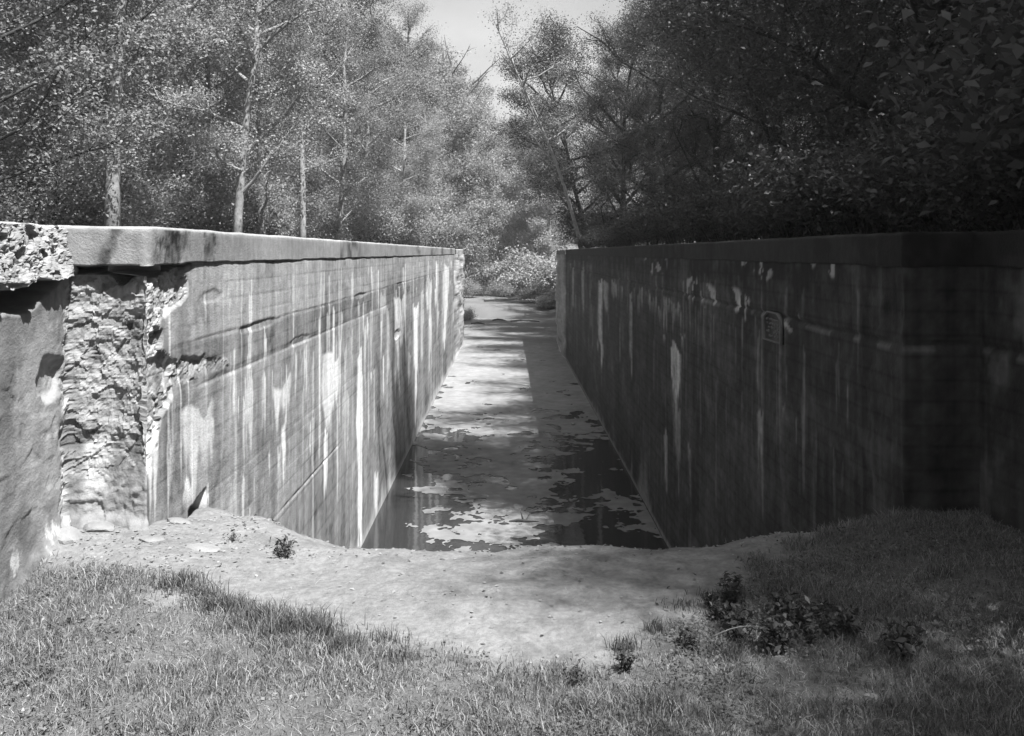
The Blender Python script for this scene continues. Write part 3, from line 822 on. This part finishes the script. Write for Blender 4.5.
def plant_tree(name, proto, x, y, scale, rz, label, group=None, cat='tree', z=None, tilt=(0, 0)):
    zz = float(ground_h(x, y)) - 0.05 if z is None else z
    o = thing(name, label, cat, (x, y, zz), rz, group)
    o.rotation_euler = (tilt[0], tilt[1], rz)
    o.scale = (scale,) * 3
    link('trunk', proto[0], o); link('crown', proto[1], o)
    return o

PR = {}
PR['slim'] = tree_proto(11, 15, 0.08, 2.4, 56000, 0.07, 0.13, limbs=26, wob=0.3)
PR['slim2'] = tree_proto(12, 14, 0.10, 2.3, 50000, 0.07, 0.11, limbs=24, wob=0.4, lean=(0.9, 0))
PR['slim3'] = tree_proto(13, 13, 0.06, 2.7, 56000, 0.072, 0.10, limbs=28, wob=0.35, lean=(-0.6, 0.4))
PR['pale'] = tree_proto(14, 16, 0.22, 2.4, 30000, 0.07, 0.13, limbs=22, wob=0.2)
PR['far'] = tree_proto(15, 15, 0.04, 3.3, 40000, 0.15, 0.14, limbs=26, leafmat=M_LEAF_FAR, jit=0.36)
PR['far2'] = tree_proto(16, 14, 0.05, 3.0, 36000, 0.15, 0.12, limbs=24, leafmat=M_LEAF_FAR, jit=0.35, lean=(0.6, 0))
PR['gaunt'] = tree_proto(17, 14, 0.22, 2.8, 9000, 0.11, 0.16, limbs=20, leafmat=M_LEAF_FAR, bark=M_BARK_DARK, topbare=0.45, jit=0.3, lean=(0.7, 0), up=1.2)
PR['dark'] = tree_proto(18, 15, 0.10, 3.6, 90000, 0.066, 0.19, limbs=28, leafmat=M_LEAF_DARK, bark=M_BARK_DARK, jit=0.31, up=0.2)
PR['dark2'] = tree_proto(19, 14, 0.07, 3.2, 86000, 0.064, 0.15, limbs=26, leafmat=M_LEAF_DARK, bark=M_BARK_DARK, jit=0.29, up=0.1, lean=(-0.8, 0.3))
PR['broad'] = tree_proto(20, 10, 0.04, 3.0, 56000, 0.075, 0.06, limbs=30, jit=0.28, up=0.2, leafmat=M_LEAF, bark=M_BARK_DARK)
PR['lean'] = tree_proto(21, 11, 0.35, 1.8, 3600, 0.085, 0.085, limbs=14, jit=0.3, lean=(-4.2, -2.5), wob=0.15)

PR['darklean'] = tree_proto(22, 15, 0.30, 3.2, 84000, 0.09, 0.15, limbs=30, leafmat=M_LEAF_DARK, bark=M_BARK_DARK, jit=0.36, up=0.2, lean=(-3.0, 0))

def shrub_proto(seed, h, w, nleaf, lsize, mat, stems=14):
    r = np.random.default_rng(seed)
    g = Geo(); ends = []
    for i in range(stems):
        az = r.uniform(0, 2 * math.pi); rr = w * math.sqrt(r.random()) * 0.5; hh = h * r.uniform(0.55, 1.0) * (1 - 0.5 * (rr / (w * 0.5)) ** 2)
        a = np.array([math.cos(az) * rr * 0.25, math.sin(az) * rr * 0.25, -0.05]); b = np.array([math.cos(az) * rr, math.sin(az) * rr, hh])
        mid = (a + b) / 2 + np.array([0, 0, 0.15 * h]) + r.normal(size=3) * 0.05
        g.tube([a, mid, b], [0.016, 0.01, 0.004], 4, cap=False); ends.append((mid, b))
    ends = np.array(ends)
    ci = r.integers(0, len(ends), nleaf); u = r.random((nleaf, 1)) * 1.3 - 0.3
    c0 = ends[ci, 0] + (ends[ci, 1] - ends[ci, 0]) * u + r.normal(size=(nleaf, 3)) * np.array([w, w, h * 0.8]) * 0.10
    c0[:, 2] = np.abs(c0[:, 2])
    v, q, t = leaves(c0, lsize, r, tone=(0.65, 1.35))
    return g.mesh('stems', M_BARK_DARK, True), mesh_np('foliage', v, q, None, mat, False, {'tone': t})

def plant_shrub(name, proto, x, y, scale, rz, label, group=None, cat='shrub'):
    o = thing(name, label, cat, (x, y, float(ground_h(x, y)) - 0.03), rz, group)
    o.scale = (scale,) * 3
    link('stems', proto[0], o); link('foliage', proto[1], o)
    return o

def at(px, y): return (px - 508.0) / F_PX * y
rr = random.Random(5)

LEFT = [  # px, distance, prototype, scale, label
    (112, 16.5, 'pale', 1.0, 'stout pale barked tree standing nearest behind the left lock wall'),
    (88, 18.5, 'slim2', 0.85, 'thin dark leaning tree just left of the stout pale trunk'),
    (55, 17.5, 'slim3', 0.9, 'low branching leafy tree behind the broken coping on the left'),
    (-10, 14.5, 'broad', 0.95, 'broad big leafed tree at the left edge of the photograph'),
    (165, 25, 'pale', 0.9, 'pale bare trunk rising left of centre in the left woods'),
    (205, 28, 'slim', 0.95, 'dense slender tree between two pale trunks in the left woods'),
    (236, 23, 'slim2', 1.0, 'pale slim trunk leaning right above the dark stain on the coping'),
    (262, 27, 'slim', 0.9, 'dark forked slender tree with curving upper stem in the left woods'),
    (303, 29, 'pale', 0.8, 'straight white trunk showing clear through leaves at mid left wall'),
    (338, 33, 'slim3', 0.95, 'bushy slender tree right of the straight white trunk'),
    (366, 37, 'slim', 0.85, 'slender tree with low leafy limbs above the far part of the left wall'),
    (396, 41, 'slim2', 0.85, 'leaning slender tree close to the far end of the left wall'),
    (424, 47, 'pale', 0.78, 'pale forked trunk standing beside the far end of the left wall'),
]
for px, y, p, s, lab in LEFT:
    plant_tree('tree', PR[p], at(px, y), y, s, rr.uniform(0, 6.28), lab)
plant_tree('tree', PR['gaunt'], at(452, 72), 72, 1.45, 0.4, 'tall gaunt tree with nearly bare upper limbs against the white sky')
BACK = [(40, 27), (85, 32), (130, 33), (185, 38), (225, 36), (280, 40), (320, 46), (350, 52), (380, 55), (60, 42), (150, 48), (240, 52), (300, 58), (10, 36), (-25, 24), (-60, 30), (408, 62), (-40, 45), (110, 56), (200, 62)]
for i, (px, y) in enumerate(BACK):
    s = 1.05 if px < 280 else (0.95 if px < 330 else 0.8)
    plant_tree('tree', PR[('slim', 'slim3', 'far', 'slim2')[i % 4]], at(px, y), y, s * rr.uniform(0.92, 1.05), rr.uniform(0, 6.28),
               'leafy tree deep in the left woods behind the front row of trunks', 'trees deep in the left woods')
FAR = [(436, 80, 1.35), (452, 88, 1.4), (470, 98, 1.3), (372, 56, 1.05), (392, 57, 1.12), (410, 60, 1.15), (428, 66, 1.2), (400, 62, 1.0), (418, 66, 1.05), (440, 72, 1.2), (455, 78, 1.1), (470, 86, .95), (488, 92, 1.05), (505, 88, .97), (520, 95, 1.02), (535, 86, 1.0), (550, 80, 1.0), 
       (380, 70, 1.15), (410, 85, 1.3), (440, 95, 1.2), (465, 105, 1.1), (492, 112, 1.1), (515, 115, 1.15), (540, 108, 1.15), (480, 135, 1.3), (510, 140, 1.35), (545, 135, 1.4), (445, 130, 1.5), (350, 85, 1.3), (320, 100, 1.5)]
for i, (px, y, s) in enumerate(FAR):
    plant_tree('tree', PR[('far', 'far2')[i % 2]], at(px, y), y, s, rr.uniform(0, 6.28), 'pale distant leafy tree beyond the pool at the far end of the lock', 'distant trees beyond the pool')
RIGHT = [
    (606, 45, 'dark', 0.95, 'dark leafy tree nearest the far end of the right wall'),
    (628, 39, 'dark2', 1.0, 'dark tree with a light gap in its crown above the right wall'),
    (668, 33, 'dark', 1.05, 'dark tree with a long sloping limb against the light gap'),
    (712, 27, 'dark2', 1.1, 'dense dark tree above the middle of the right wall'),
    (770, 22, 'dark', 1.05, 'dense dark tree above the plaque on the right wall'),
    (835, 18, 'dark2', 1.05, 'dark tree with sunlit leaf sprays above the near part of the right wall'),
    (905, 17, 'dark', 1.0, 'dark tree in front of the pale thicket near the right edge'),
]
for px, y, p, s, lab in RIGHT:
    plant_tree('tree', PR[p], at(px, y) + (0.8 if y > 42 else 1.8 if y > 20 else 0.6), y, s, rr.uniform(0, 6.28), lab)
plant_tree('tree', PR['darklean'], at(602, 50), 50, 1.1, 0.0, 'dark tree at the far left end of the right woods, edge against the sky')
plant_tree('tree', PR['lean'], at(583, 43.0), 43.0, 1.05, 0.0, 'thin pale tree leaning left over the far end of the canal')
for i, (px, y, lab) in enumerate(((948, 12.5, 'black slanting trunk at the upper right corner'), (975, 11.5, 'thick black trunk at the right edge of the photograph'))):
    plant_tree('tree', PR[('dark2', 'dark')[i]], at(px, y), y, 1.0, 1.0 + i, lab)
RBACK = [(625, 60), (655, 54), (690, 60), (705, 48), (735, 42), (790, 36), (850, 30), (920, 26), (985, 22), (1050, 18), (690, 72), (720, 64), (780, 52), (870, 44), (960, 36), (1080, 28), (1150, 20), (740, 75), (820, 70), (900, 62), (1000, 55), (1100, 48), (1200, 40)]
for i, (px, y) in enumerate(RBACK):
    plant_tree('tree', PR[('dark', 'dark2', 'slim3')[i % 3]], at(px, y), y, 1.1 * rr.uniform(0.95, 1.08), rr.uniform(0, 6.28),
               'dark tree deep in the right woods behind the front row', 'trees deep in the right woods')
# the wood goes on beside and behind the camera
for i, (x, y, s) in enumerate(((7.45, 0.9, 1.0), (8.7, 2.2, 1.05), (7.7, -1.0, .95), (9.6, 0.4, 1.1), (9.0, 5.0, 1.0), (8.5, -3.5, 1.0), (12.5, 1.5, 1.1), (7.8, 9.5, .85), (17, 5, 1.2), (11, -8, 1.1), (17, 14, 1.2), (22, 10, 1.2), (3.5, -13, 1.1), (-4, -14, 1.1), (-9, -10, 1.1), (-12, -3, 1.0), (-11, 3, 0.9), (8, -15, 1.2), (9.5, 1.5, 1.0))):
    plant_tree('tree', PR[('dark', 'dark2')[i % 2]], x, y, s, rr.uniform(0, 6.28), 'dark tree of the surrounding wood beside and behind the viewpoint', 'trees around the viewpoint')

SH = {'a': shrub_proto(31, 2.2, 2.4, 9000, 0.075, M_LEAF), 'b': shrub_proto(32, 1.6, 2.0, 7000, 0.07, M_LEAF), 'd': shrub_proto(33, 1.6, 2.2, 11000, 0.055, M_LEAF_DARK), 'f': shrub_proto(34, 1.8, 2.6, 8000, 0.10, M_LEAF_FAR)}
for i in range(30):
    px = 20 + i * 14.3; y = 15 + (px / 430) ** 1.2 * 28 + rr.uniform(-1.5, 2.5)
    plant_shrub('shrub', SH['ab'[i % 2]], min(at(px, y), -4.0), y, rr.uniform(0.8, 1.5), rr.uniform(0, 6.28), 'leafy shrub in the undergrowth behind the left wall coping', 'undergrowth behind the left wall')
for i in range(40):
    px = 590 + (i % 20) * 24; y = XR * F_PX / (px - 508) * 1.6 + rr.uniform(0.5, 3) + 7 * (i // 20)
    plant_shrub('shrub', SH['d'], max(at(px, y), 3.95), y, rr.uniform(0.8, 1.3), rr.uniform(0, 6.28), 'dark shrub in the undergrowth behind the right wall', 'undergrowth behind the right wall')
for i in range(14):
    x = 4.4 + 1.3 * (i % 3) + rr.uniform(-.3, .3); y = -2.5 + 0.62 * i
    plant_shrub('shrub', SH['d'], x, y, rr.uniform(1.3, 1.9), rr.uniform(0, 6.28), 'dark shrub in the undergrowth behind the right wall', 'undergrowth behind the right wall')
for i, (px, y, s, lab) in enumerate(((500, 70, 1.1, 'rounded pale shrub at the middle of the far bank'), (536, 66, 1.0, 'pale bramble shrub at the right of the far bank'), (549, 63, 0.8, 'small dark shrub against the far end of the right wall'),
                                     (470, 73, 1.0, 'low shrub at the left of the far bank'), (520, 74, 1.3, 'dark shrub behind the fallen logs on the far bank'), (487, 80, 1.5, 'taller shrub behind the rounded pale one on the far bank'), (545, 78, 1.6, 'tall thicket at the back of the far bank on the right'), (518, 76, 2.4, 'big sunlit thicket in the hollow behind the far bank'), (542, 73, 2.2, 'big thicket at the right of the hollow behind the far bank'), (512, 82, 1.6, 'broad thicket at the middle back of the far bank'), (528, 84, 1.7, 'tall pale thicket right of the middle at the back of the far bank'), (498, 86, 1.7, 'tall pale thicket left of the middle at the back of the far bank'), (474, 84, 1.6, 'tall thicket at the back of the far bank on the left'), (465, 58, 0.6, 'small weedy shrub at the foot of the far left wall end'))):
    plant_shrub('shrub', SH['f' if i % 3 else 'b'], at(px, y), y, s, rr.uniform(0, 6.28), lab)
for i in range(26):
    y = 46 + 1.2 * i; sd = 1 if i % 2 else -1
    x = sd * (4.2 + 0.16 * (y - 44) + rr.uniform(0, 1.5))
    plant_shrub('shrub', SH['f'], x, y, rr.uniform(0.9, 1.6), rr.uniform(0, 6.28), 'pale shrub on the sloping bank beside the far pool', 'shrubs on the far pool banks')

# ------------------------------------------------------------------ foreground
def blob(name, size, seed, mat, sub=3, flat=0.6, amp=0.35):
    import bmesh
    bm = bmesh.new(); bmesh.ops.create_icosphere(bm, subdivisions=sub, radius=1.0)
    P = np.array([v.co[:] for v in bm.verts])
    r = np.random.default_rng(seed)
    dirs = r.normal(size=(9, 3)); dirs /= np.linalg.norm(dirs, axis=1, keepdims=True); lim = r.uniform(0.55, 0.9, 9)
    Q = P.copy()
    for d, l in zip(dirs, lim):
        k = Q @ d; ex = np.maximum(0, k - l); Q = Q - ex[:, None] * d * 0.9
    nz = fbm(Q[:, 0] * 3 + seed, Q[:, 1] * 3 + Q[:, 2] * 2, seed, 3) - 0.5
    Q = Q * (1 + amp * 0.5 * nz[:, None]); Q = Q * np.array(size) * np.array([1, 1, flat])
    for v, p in zip(bm.verts, Q): v.co = p
    me = bpy.data.meshes.new(name); bm.to_mesh(me); bm.free(); me.materials.append(mat)
    return me
def gpt(px, py, h=0.0):            # point of the earth shelf under a pixel
    z = F_PX * (EYE - h) / (py - 252.5); return (px - 508) / F_PX * z, z
STONES = [ # px, py, size, mat, label
    (203, 549, (0.11, 0.06, 0.022), M_ROCK_PALE, 'flat pale stone lying on the earth near the left wall'),
    (118, 512, (0.10, 0.09, 0.10), M_ROCK_PALE, 'rounded pale chunk at the foot of the broken wall end'),
    (88, 520, (0.16, 0.10, 0.06), M_ROCK, 'grey slab fragment below the broken wall end'),
    (60, 548, (0.12, 0.09, 0.07), M_ROCK, 'grey rubble lump at the left foot of the recess wall'),
    (35, 560, (0.10, 0.08, 0.12), M_ROCK_PALE, 'upright pale flake of concrete at the lower left wall'),
    (775, 598, (0.028, 0.02, 0.02), M_ROCK_PALE, 'tiny bright stone at the edge of the dark shade'),
    (794, 594, (0.025, 0.022, 0.02), M_ROCK, 'small round grey stone beside the tiny bright one'),
    (374, 690, (0.015, 0.012, 0.012), M_ROCK_PALE, 'tiny white pebble in the grass at bottom centre'),
    (872, 699, (0.03, 0.022, 0.02), M_ROCK_PALE, 'pale pebble in the shaded grass at lower right'),
    (445, 556, (0.03, 0.02, 0.02), M_ROCK, 'small stone near the lip of the bare earth'),
    (100, 528, (0.12, 0.07, 0.07), M_ROCK, 'tilted grey fragment between the slab and the wall corner'),
    (133, 526, (0.07, 0.06, 0.06), M_ROCK_PALE, 'pale broken chunk right of the rounded one at the wall foot'),
    (178, 520, (0.10, 0.05, 0.05), M_ROCK, 'long grey fragment lying along the foot of the left lock wall'),
    (152, 538, (0.08, 0.06, 0.04), M_ROCK, 'grey stone wedged at the corner of the left wall'),
]
for i, (px, py, s, mt, lab) in enumerate(STONES):
    x, y = gpt(px, py, -0.15 if px < 70 else 0)
    x = max(x, RL + 0.05)
    o = link('stone', blob('stone', s, 500 + i, mt), None, (x, y, float(ground_h(x, y)) + -s[2] * 0.05))
    o.rotation_euler = (0.06, 0.05, rr.uniform(-0.4, 0.4)); tag(o, lab, 'stone')
# pebbles and crumbs on the bare earth
gp = Geo(); r = np.random.default_rng(77)
ico = np.array([(0, 0, 1), (.89, 0, .45), (.28, .85, .45), (-.72, .53, .45), (-.72, -.53, .45), (.28, -.85, .45), (.72, .53, -.45), (-.28, .85, -.45), (-.89, 0, -.45), (-.28, -.85, -.45), (.72, -.53, -.45), (0, 0, -1)])
icf = np.array([(0,1,2),(0,2,3),(0,3,4),(0,4,5),(0,5,1),(1,6,2),(2,7,3),(3,8,4),(4,9,5),(5,10,1),(6,7,2),(7,8,3),(8,9,4),(9,10,5),(10,6,1),(11,7,6),(11,8,7),(11,9,8),(11,10,9),(11,6,10)])
cnt = 0
while cnt < 4200:
    x = r.uniform(-2.6, 2.7); y = r.uniform(3.4, 6.8)
    if grass_density(x, y) > 0.6: continue
    wgt = 0.25 + 1.0 * float(sstep(-1.2, -2.1, x)) + 0.6 * float(sstep(4.75, 5.05, y))
    if r.random() > wgt: continue
    if x < XL + 0.03 and y > Y0: continue
    s = 0.002 + 0.010 * r.random() ** 5 + 0.004 * (x < -1.5) * r.random()
    gp.add(ico[[0,1,2,3,4,5,11]] * np.array([s, s, s * 0.6]) * r.uniform(0.7, 1.3, (7, 1)) + np.array([x, y, float(ground_h(x, y)) + s * 0.2]), None, icf[:5]); cnt += 1
tag(link('gravel', gp.mesh('gravel', M_ROCK)), 'grey gravel and crumbs scattered over the bare earth shelf', 'gravel', kind='stuff')

# grass
def blades(x, y, h, w, r, tone, bend=0.5):
    n = len(x)
    z = ground_h(x, y) - 0.004
    az = r.uniform(0, 2 * np.pi, n); bz = r.uniform(0, 2 * np.pi, n)
    a = np.stack([np.cos(az), np.sin(az), 0 * az], 1); d = np.stack([np.cos(bz), np.sin(bz), 0 * bz], 1)
    base = np.stack([x, y, z], 1); hb = (h * bend * r.uniform(0.2, 1.3, n))[:, None]
    up = np.array([0, 0, 1.0]) * h[:, None]
    mid = base + up * 0.55 + d * hb * 0.3; tip = base + up * r.uniform(0.75, 1.0, (n, 1)) + d * hb
    ww = w[:, None] * a * 0.5
    v = np.stack([base - ww, base + ww, mid + ww * 0.8, mid - ww * 0.8, tip], 1).reshape(-1, 3)
    i = np.arange(n) * 5
    return v, np.stack([i, i + 1, i + 2, i + 3], 1), np.stack([i + 3, i + 2, i + 4], 1), np.repeat(tone, 5)
r = np.random.default_rng(88)
n = 330000
x = r.uniform(-2.75, 2.9, n); y = r.uniform(2.1, 5.6, n)
cl = fbm(x * 3.5, y * 3.5, 91, 4, 0.6)
keep = (r.random(n) < grass_density(x, y) * (0.35 + 0.9 * sstep(0.38, 0.58, cl)) * (1.0 - 0.55 * sstep(3.9, 5.0, y) * sstep(-1.5, -2.2, x)))
keep &= (r.random(n) < 0.7)
x = x[keep]; y = y[keep]; cl = cl[keep]; n = len(x)
hh = (0.012 + 0.03 * r.random(n) + 0.04 * sstep(0.45, 0.65, cl) * r.random(n))
dry = r.random(n) < 0.42
tone = np.where(dry, r.uniform(1.3, 2.6, n), r.uniform(0.6, 1.2, n))
B1 = blades(x, y, hh, r.uniform(0.002, 0.0042, n), r, tone, 0.9)
# taller tufts along the edge of the bare earth
tx = []; ty = []; th = []
ex = np.array([-1.72, -1.6, -1.5, -1.35, -1.2, -1.1, -1.0, -0.9, -0.78, -0.65, -0.55, -0.4, -0.2, 0.05, 0.25, 0.5, 0.7, 0.85, -1.45, -0.95, -0.85, 1.0, 1.2])
ey = np.array([4.55, 4.45, 4.40, 4.27, 4.2, 4.12, 4.1, 4.02, 3.95, 3.86, 3.82, 3.74, 3.68, 3.62, 3.7, 3.85, 4.02, 4.15, 4.3, 4.0, 3.95, 4.3, 4.5])
for k in range(len(ex)):
    if r.random() < 0.1: continue
    m = int(r.uniform(120, 420)) if ex[k] < -0.5 else int(r.uniform(60, 170))
    ox = r.normal(0, 0.05); oy = r.normal(0, 0.06); sw = r.uniform(0.03, 0.07)
    tx.append(ex[k] + ox + r.normal(0, sw, m)); ty.append(ey[k] - 0.06 + oy + r.normal(0, sw * 0.7, m)); th.append(r.uniform(0.4, 1, m) * (0.12 if ex[k] < -0.5 else 0.075) * r.uniform(0.35, 1.2))
for k in range(60):
    cx = r.uniform(-2.5, 2.4); cy = r.uniform(2.5, 4.6)
    if grass_density(cx, cy) < 0.8: continue
    m = int(r.uniform(25, 90))
    tx.append(cx + r.normal(0, 0.035, m)); ty.append(cy + r.normal(0, 0.03, m)); th.append(r.uniform(0.4, 1, m) * r.uniform(0.05, 0.10))
tx = np.concatenate(tx); ty = np.concatenate(ty); th = np.concatenate(th); n = len(tx)
B2 = blades(tx, ty, th, r.uniform(0.003, 0.005, n), r, np.where(r.random(n) < 0.2, r.uniform(1.2, 2.2, n), r.uniform(0.5, 1.0, n)), 0.5)
n = 90000
x = r.uniform(-2.75, 2.9, n); y = r.uniform(2.1, 5.3, n)
keep = r.random(n) < grass_density(x, y) * 0.8 + 0.02
x = x[keep]; y = y[keep]; n = len(x)
B3 = blades(x, y, 0.012 * r.uniform(0.4, 1.4, n), r.uniform(0.0015, 0.003, n), r, r.uniform(1.2, 3.0, n), 5.0)
o1 = len(B1[0]); o2 = o1 + len(B2[0])
gm = mesh_np('grass', np.vstack([B1[0], B2[0], B3[0]]), np.vstack([B1[1], B2[1] + o1, B3[1] + o2]), np.vstack([B1[2], B2[2] + o1, B3[2] + o2]), M_GRASS, False, {'tone': np.r_[B1[3], B2[3], B3[3]]})
tag(link('grass', gm), 'short mixed green and dry grass covering the foreground with taller tufts', 'grass', kind='stuff')

# clover and other small broad leaves between the grass
n = 60000
x = r.uniform(-2.7, 2.9, n); y = r.uniform(2.2, 5.3, n)
keep = r.random(n) < sstep(0.50, 0.62, fbm(x * 2.6, y * 2.6, 93, 4, 0.6)) * grass_density(x, y) * 0.9
x = x[keep]; y = y[keep]; n = len(x)
lv, lq, lt = leaves(np.stack([x, y, ground_h(x, y) + 0.006 + 0.03 * r.random(n)], 1), 0.014, r, up=1.2, tone=(0.6, 1.6), slim=0.8)
tag(link('clover', mesh_np('clover', lv, lq, None, M_GRASS, False, {'tone': lt})), 'patches of clover and small broad leaves among the grass', 'ground cover', kind='stuff')

# dead leaves and crumbs of litter
n = 5000
x = r.uniform(-2.55, 2.75, n); y = r.uniform(2.2, 6.9, n)
w_ = 0.15 + 0.9 * sstep(-1.1, -1.9, x) + 0.5 * sstep(4.8, 5.1, y) + 0.5 * sstep(0.9, 1.6, x) + 0.2 * grass_density(x, y)
keep = (r.random(n) < w_) & ((y < 5.3) | (np.abs(x - 0.1) < 2.1))
x = x[keep]; y = y[keep]
lv, lq, lt = leaves(np.stack([x, y, ground_h(x, y) + 0.004], 1), 0.022, r, up=1.6, tone=(0.4, 2.6), slim=0.6)
tag(link('leaf_litter', mesh_np('leaf_litter', lv, lq, None, M_GRASS, False, {'tone': lt})), 'dead leaves and litter strewn over the bare earth and grass', 'leaf litter', kind='stuff')

# leafy weeds
def weed_mesh(seed, nst, h, w, ls):
    r = np.random.default_rng(seed); g = Geo(); cen = []
    for i in range(nst):
        az = r.uniform(0, 6.28); rr_ = w * r.random()
        b = np.array([math.cos(az) * rr_, math.sin(az) * rr_, h * r.uniform(0.5, 1)])
        a = b * np.array([0.25, 0.25, 0]); m = (a + b) / 2 + r.normal(size=3) * 0.01
        g.tube([a, m, b], [0.003, 0.002, 0.001], 3, cap=False)
        for u in np.linspace(0.35, 1.0, 6): cen.append(a + (b - a) * u + r.normal(size=3) * ls * 0.5)
    v, q, t = leaves(np.array(cen), ls, r, up=0.8, tone=(0.6, 1.4), slim=0.4)
    return g.mesh('stems', M_WOOD), mesh_np('leaf_cluster', v, q, None, M_WEED, False, {'tone': t})
WM = [weed_mesh(60 + i, 14 + 4 * i, 0.13 + 0.02 * i, 0.10, 0.035 + 0.006 * i) for i in range(4)]
def weed(px, py, k, s, lab, grp=None):
    x, y = gpt(px, py); o = thing('weed', lab, 'plant', (x, y, float(ground_h(x, y)) - 0.005), rr.uniform(0, 6.28), grp); o.scale = (s,) * 3
    link('stems', WM[k][0], o); tag(link('leaf_cluster', WM[k][1], o), kind='stuff')
weed(285, 553, 1, 0.75, 'dark spiky weed on the bare earth beside the left wall')
weed(233, 541, 0, 0.45, 'low dark weed between the flat pale stone and the left wall')
weed(735, 640, 3, 0.75, 'large leafy weed at the edge of the shade on the lower right')
weed(770, 655, 2, 0.8, 'leafy weed in deep shade beside the arching straw')
weed(800, 630, 3, 0.7, 'shaded broad weed below the tiny bright stone')
weed(690, 650, 1, 0.6, 'leafy weed in sunlit grass just left of the shade edge')
weed(625, 668, 2, 0.5, 'upright weed in the grass below the end of the bare earth')
weed(575, 680, 0, 0.6, 'small weed clump at the bottom centre right')
weed(845, 640, 3, 0.7, 'dark weed clump deep in the lower right shade')
weed(900, 660, 3, 0.8, 'dark weed clump nearest the lower right corner')
g = Geo(); x, y = gpt(752, 655); u = np.linspace(0, 1, 9)
z0 = float(ground_h(x, y))
g.tube(np.stack([x - 0.17 + 0.34 * u, y + 0 * u, z0 + 0.02 + 0.09 * np.sin(np.pi * (0.15 + 0.75 * u))], 1) - np.array([x, y, z0]), 0.003 * (1.1 - u), 4)
tag(link('straw', g.mesh('straw', M_ROCK_PALE, True), None, (x, y, z0)), 'thin pale straw arching over the shaded weeds at lower right', 'straw')

for i in range(16):
    weed(rr.uniform(705, 840), rr.uniform(598, 655), i % 4, rr.uniform(0.4, 0.8), 'leafy weed in the bushy clump at the edge of the shade on the right', 'weeds of the bushy clump on the right')
# branch lying in the water, and other flotsam
x, y = at(523, 14.5), 14.5
g = Geo()
g.tube([(-0.22, 0.03, 0.0), (-0.08, 0.0, 0.035), (0.08, -0.02, 0.03), (0.26, 0.02, 0.0)], [0.018, 0.022, 0.018, 0.008], 6)
g.tube([(0.0, 0, 0.03), (-0.03, 0.05, 0.14), (-0.05, 0.06, 0.20)], [0.015, 0.011, 0.005], 5)
g.tube([(0.05, 0, 0.03), (0.11, 0.3, 0.05), (0.15, 0.5, 0.01)], [0.012, 0.008, 0.004], 5)
tag(link('branch', g.mesh('branch', M_WOOD, True), None, (x, y, WATER + 0.005)), 'short forked dark branch floating near the lip of the shelf', 'branch')
y = F_PX * 4.35 / (425 - 252.5)
tag(link('debris', blob('debris', (0.06, 0.06, 0.06), 611, M_ROCK_PALE), None, (at(573, y), y, WATER + 0.03)), 'small white floating object in dark water near the right wall', 'debris')
for i, (px, py, L, lab) in enumerate(((525, 321.5, 0.9, 'dark stick lying in the shadow band across the far water'), (499, 320.5, 0.4, 'short dark stick left of the longer one on the far water'), (478, 324, 0.4, 'dark snag close to the far left wall end'))):
    y = F_PX * 4.33 / (py - 252.5); g = Geo()
    g.tube([(-L, 0, 0.02), (-L * .2, 0.3, 0.06), (L * .4, 0.2, 0.05), (L, -0.1, 0.02)], [0.05, 0.07, 0.06, 0.03], 6)
    tag(link('driftwood', g.mesh('driftwood', M_BARK_DARK, True), None, (at(px, y), y, WATER + 0.01)), lab, 'driftwood')
for i, (px, y, L, rz, lab) in enumerate(((505, 68, 1.6, 0.2, 'pale fallen log on the middle of the far bank'), (530, 70, 1.3, -0.3, 'dark fallen log under the shrubs on the far bank'))):
    g = Geo(); g.tube([(-L, 0, 0.1), (-L * .3, 0.1, 0.16), (L * .3, 0.05, 0.15), (L, 0, 0.2)], [0.13, 0.13, 0.11, 0.07], 8)
    o = link('log', g.mesh('log', (M_BARK_PALE, M_BARK_DARK)[i], True), None, (at(px, y), y, float(ground_h(at(px, y), y)))); o.rotation_euler = (0, 0, rz); tag(o, lab, 'log')

# air over the valley
def haze():
    m, n, out = new_mat('haze_air')
    v = N(n, 'ShaderNodeVolumePrincipled')
    v.inputs['Color'].default_value = (0.9, 0.9, 0.9, 1); v.inputs['Density'].default_value = 0.0008; v.inputs['Anisotropy'].default_value = 0.0
    n.links.new(v.outputs[0], out.inputs['Volume'])
    g = Geo(); g.box((0, 75, 10.5), (500, 250, 35))
    tag(link('haze', g.mesh('haze', m)), 'thin pale haze hanging in the air over the woods', 'haze', kind='stuff')
haze()
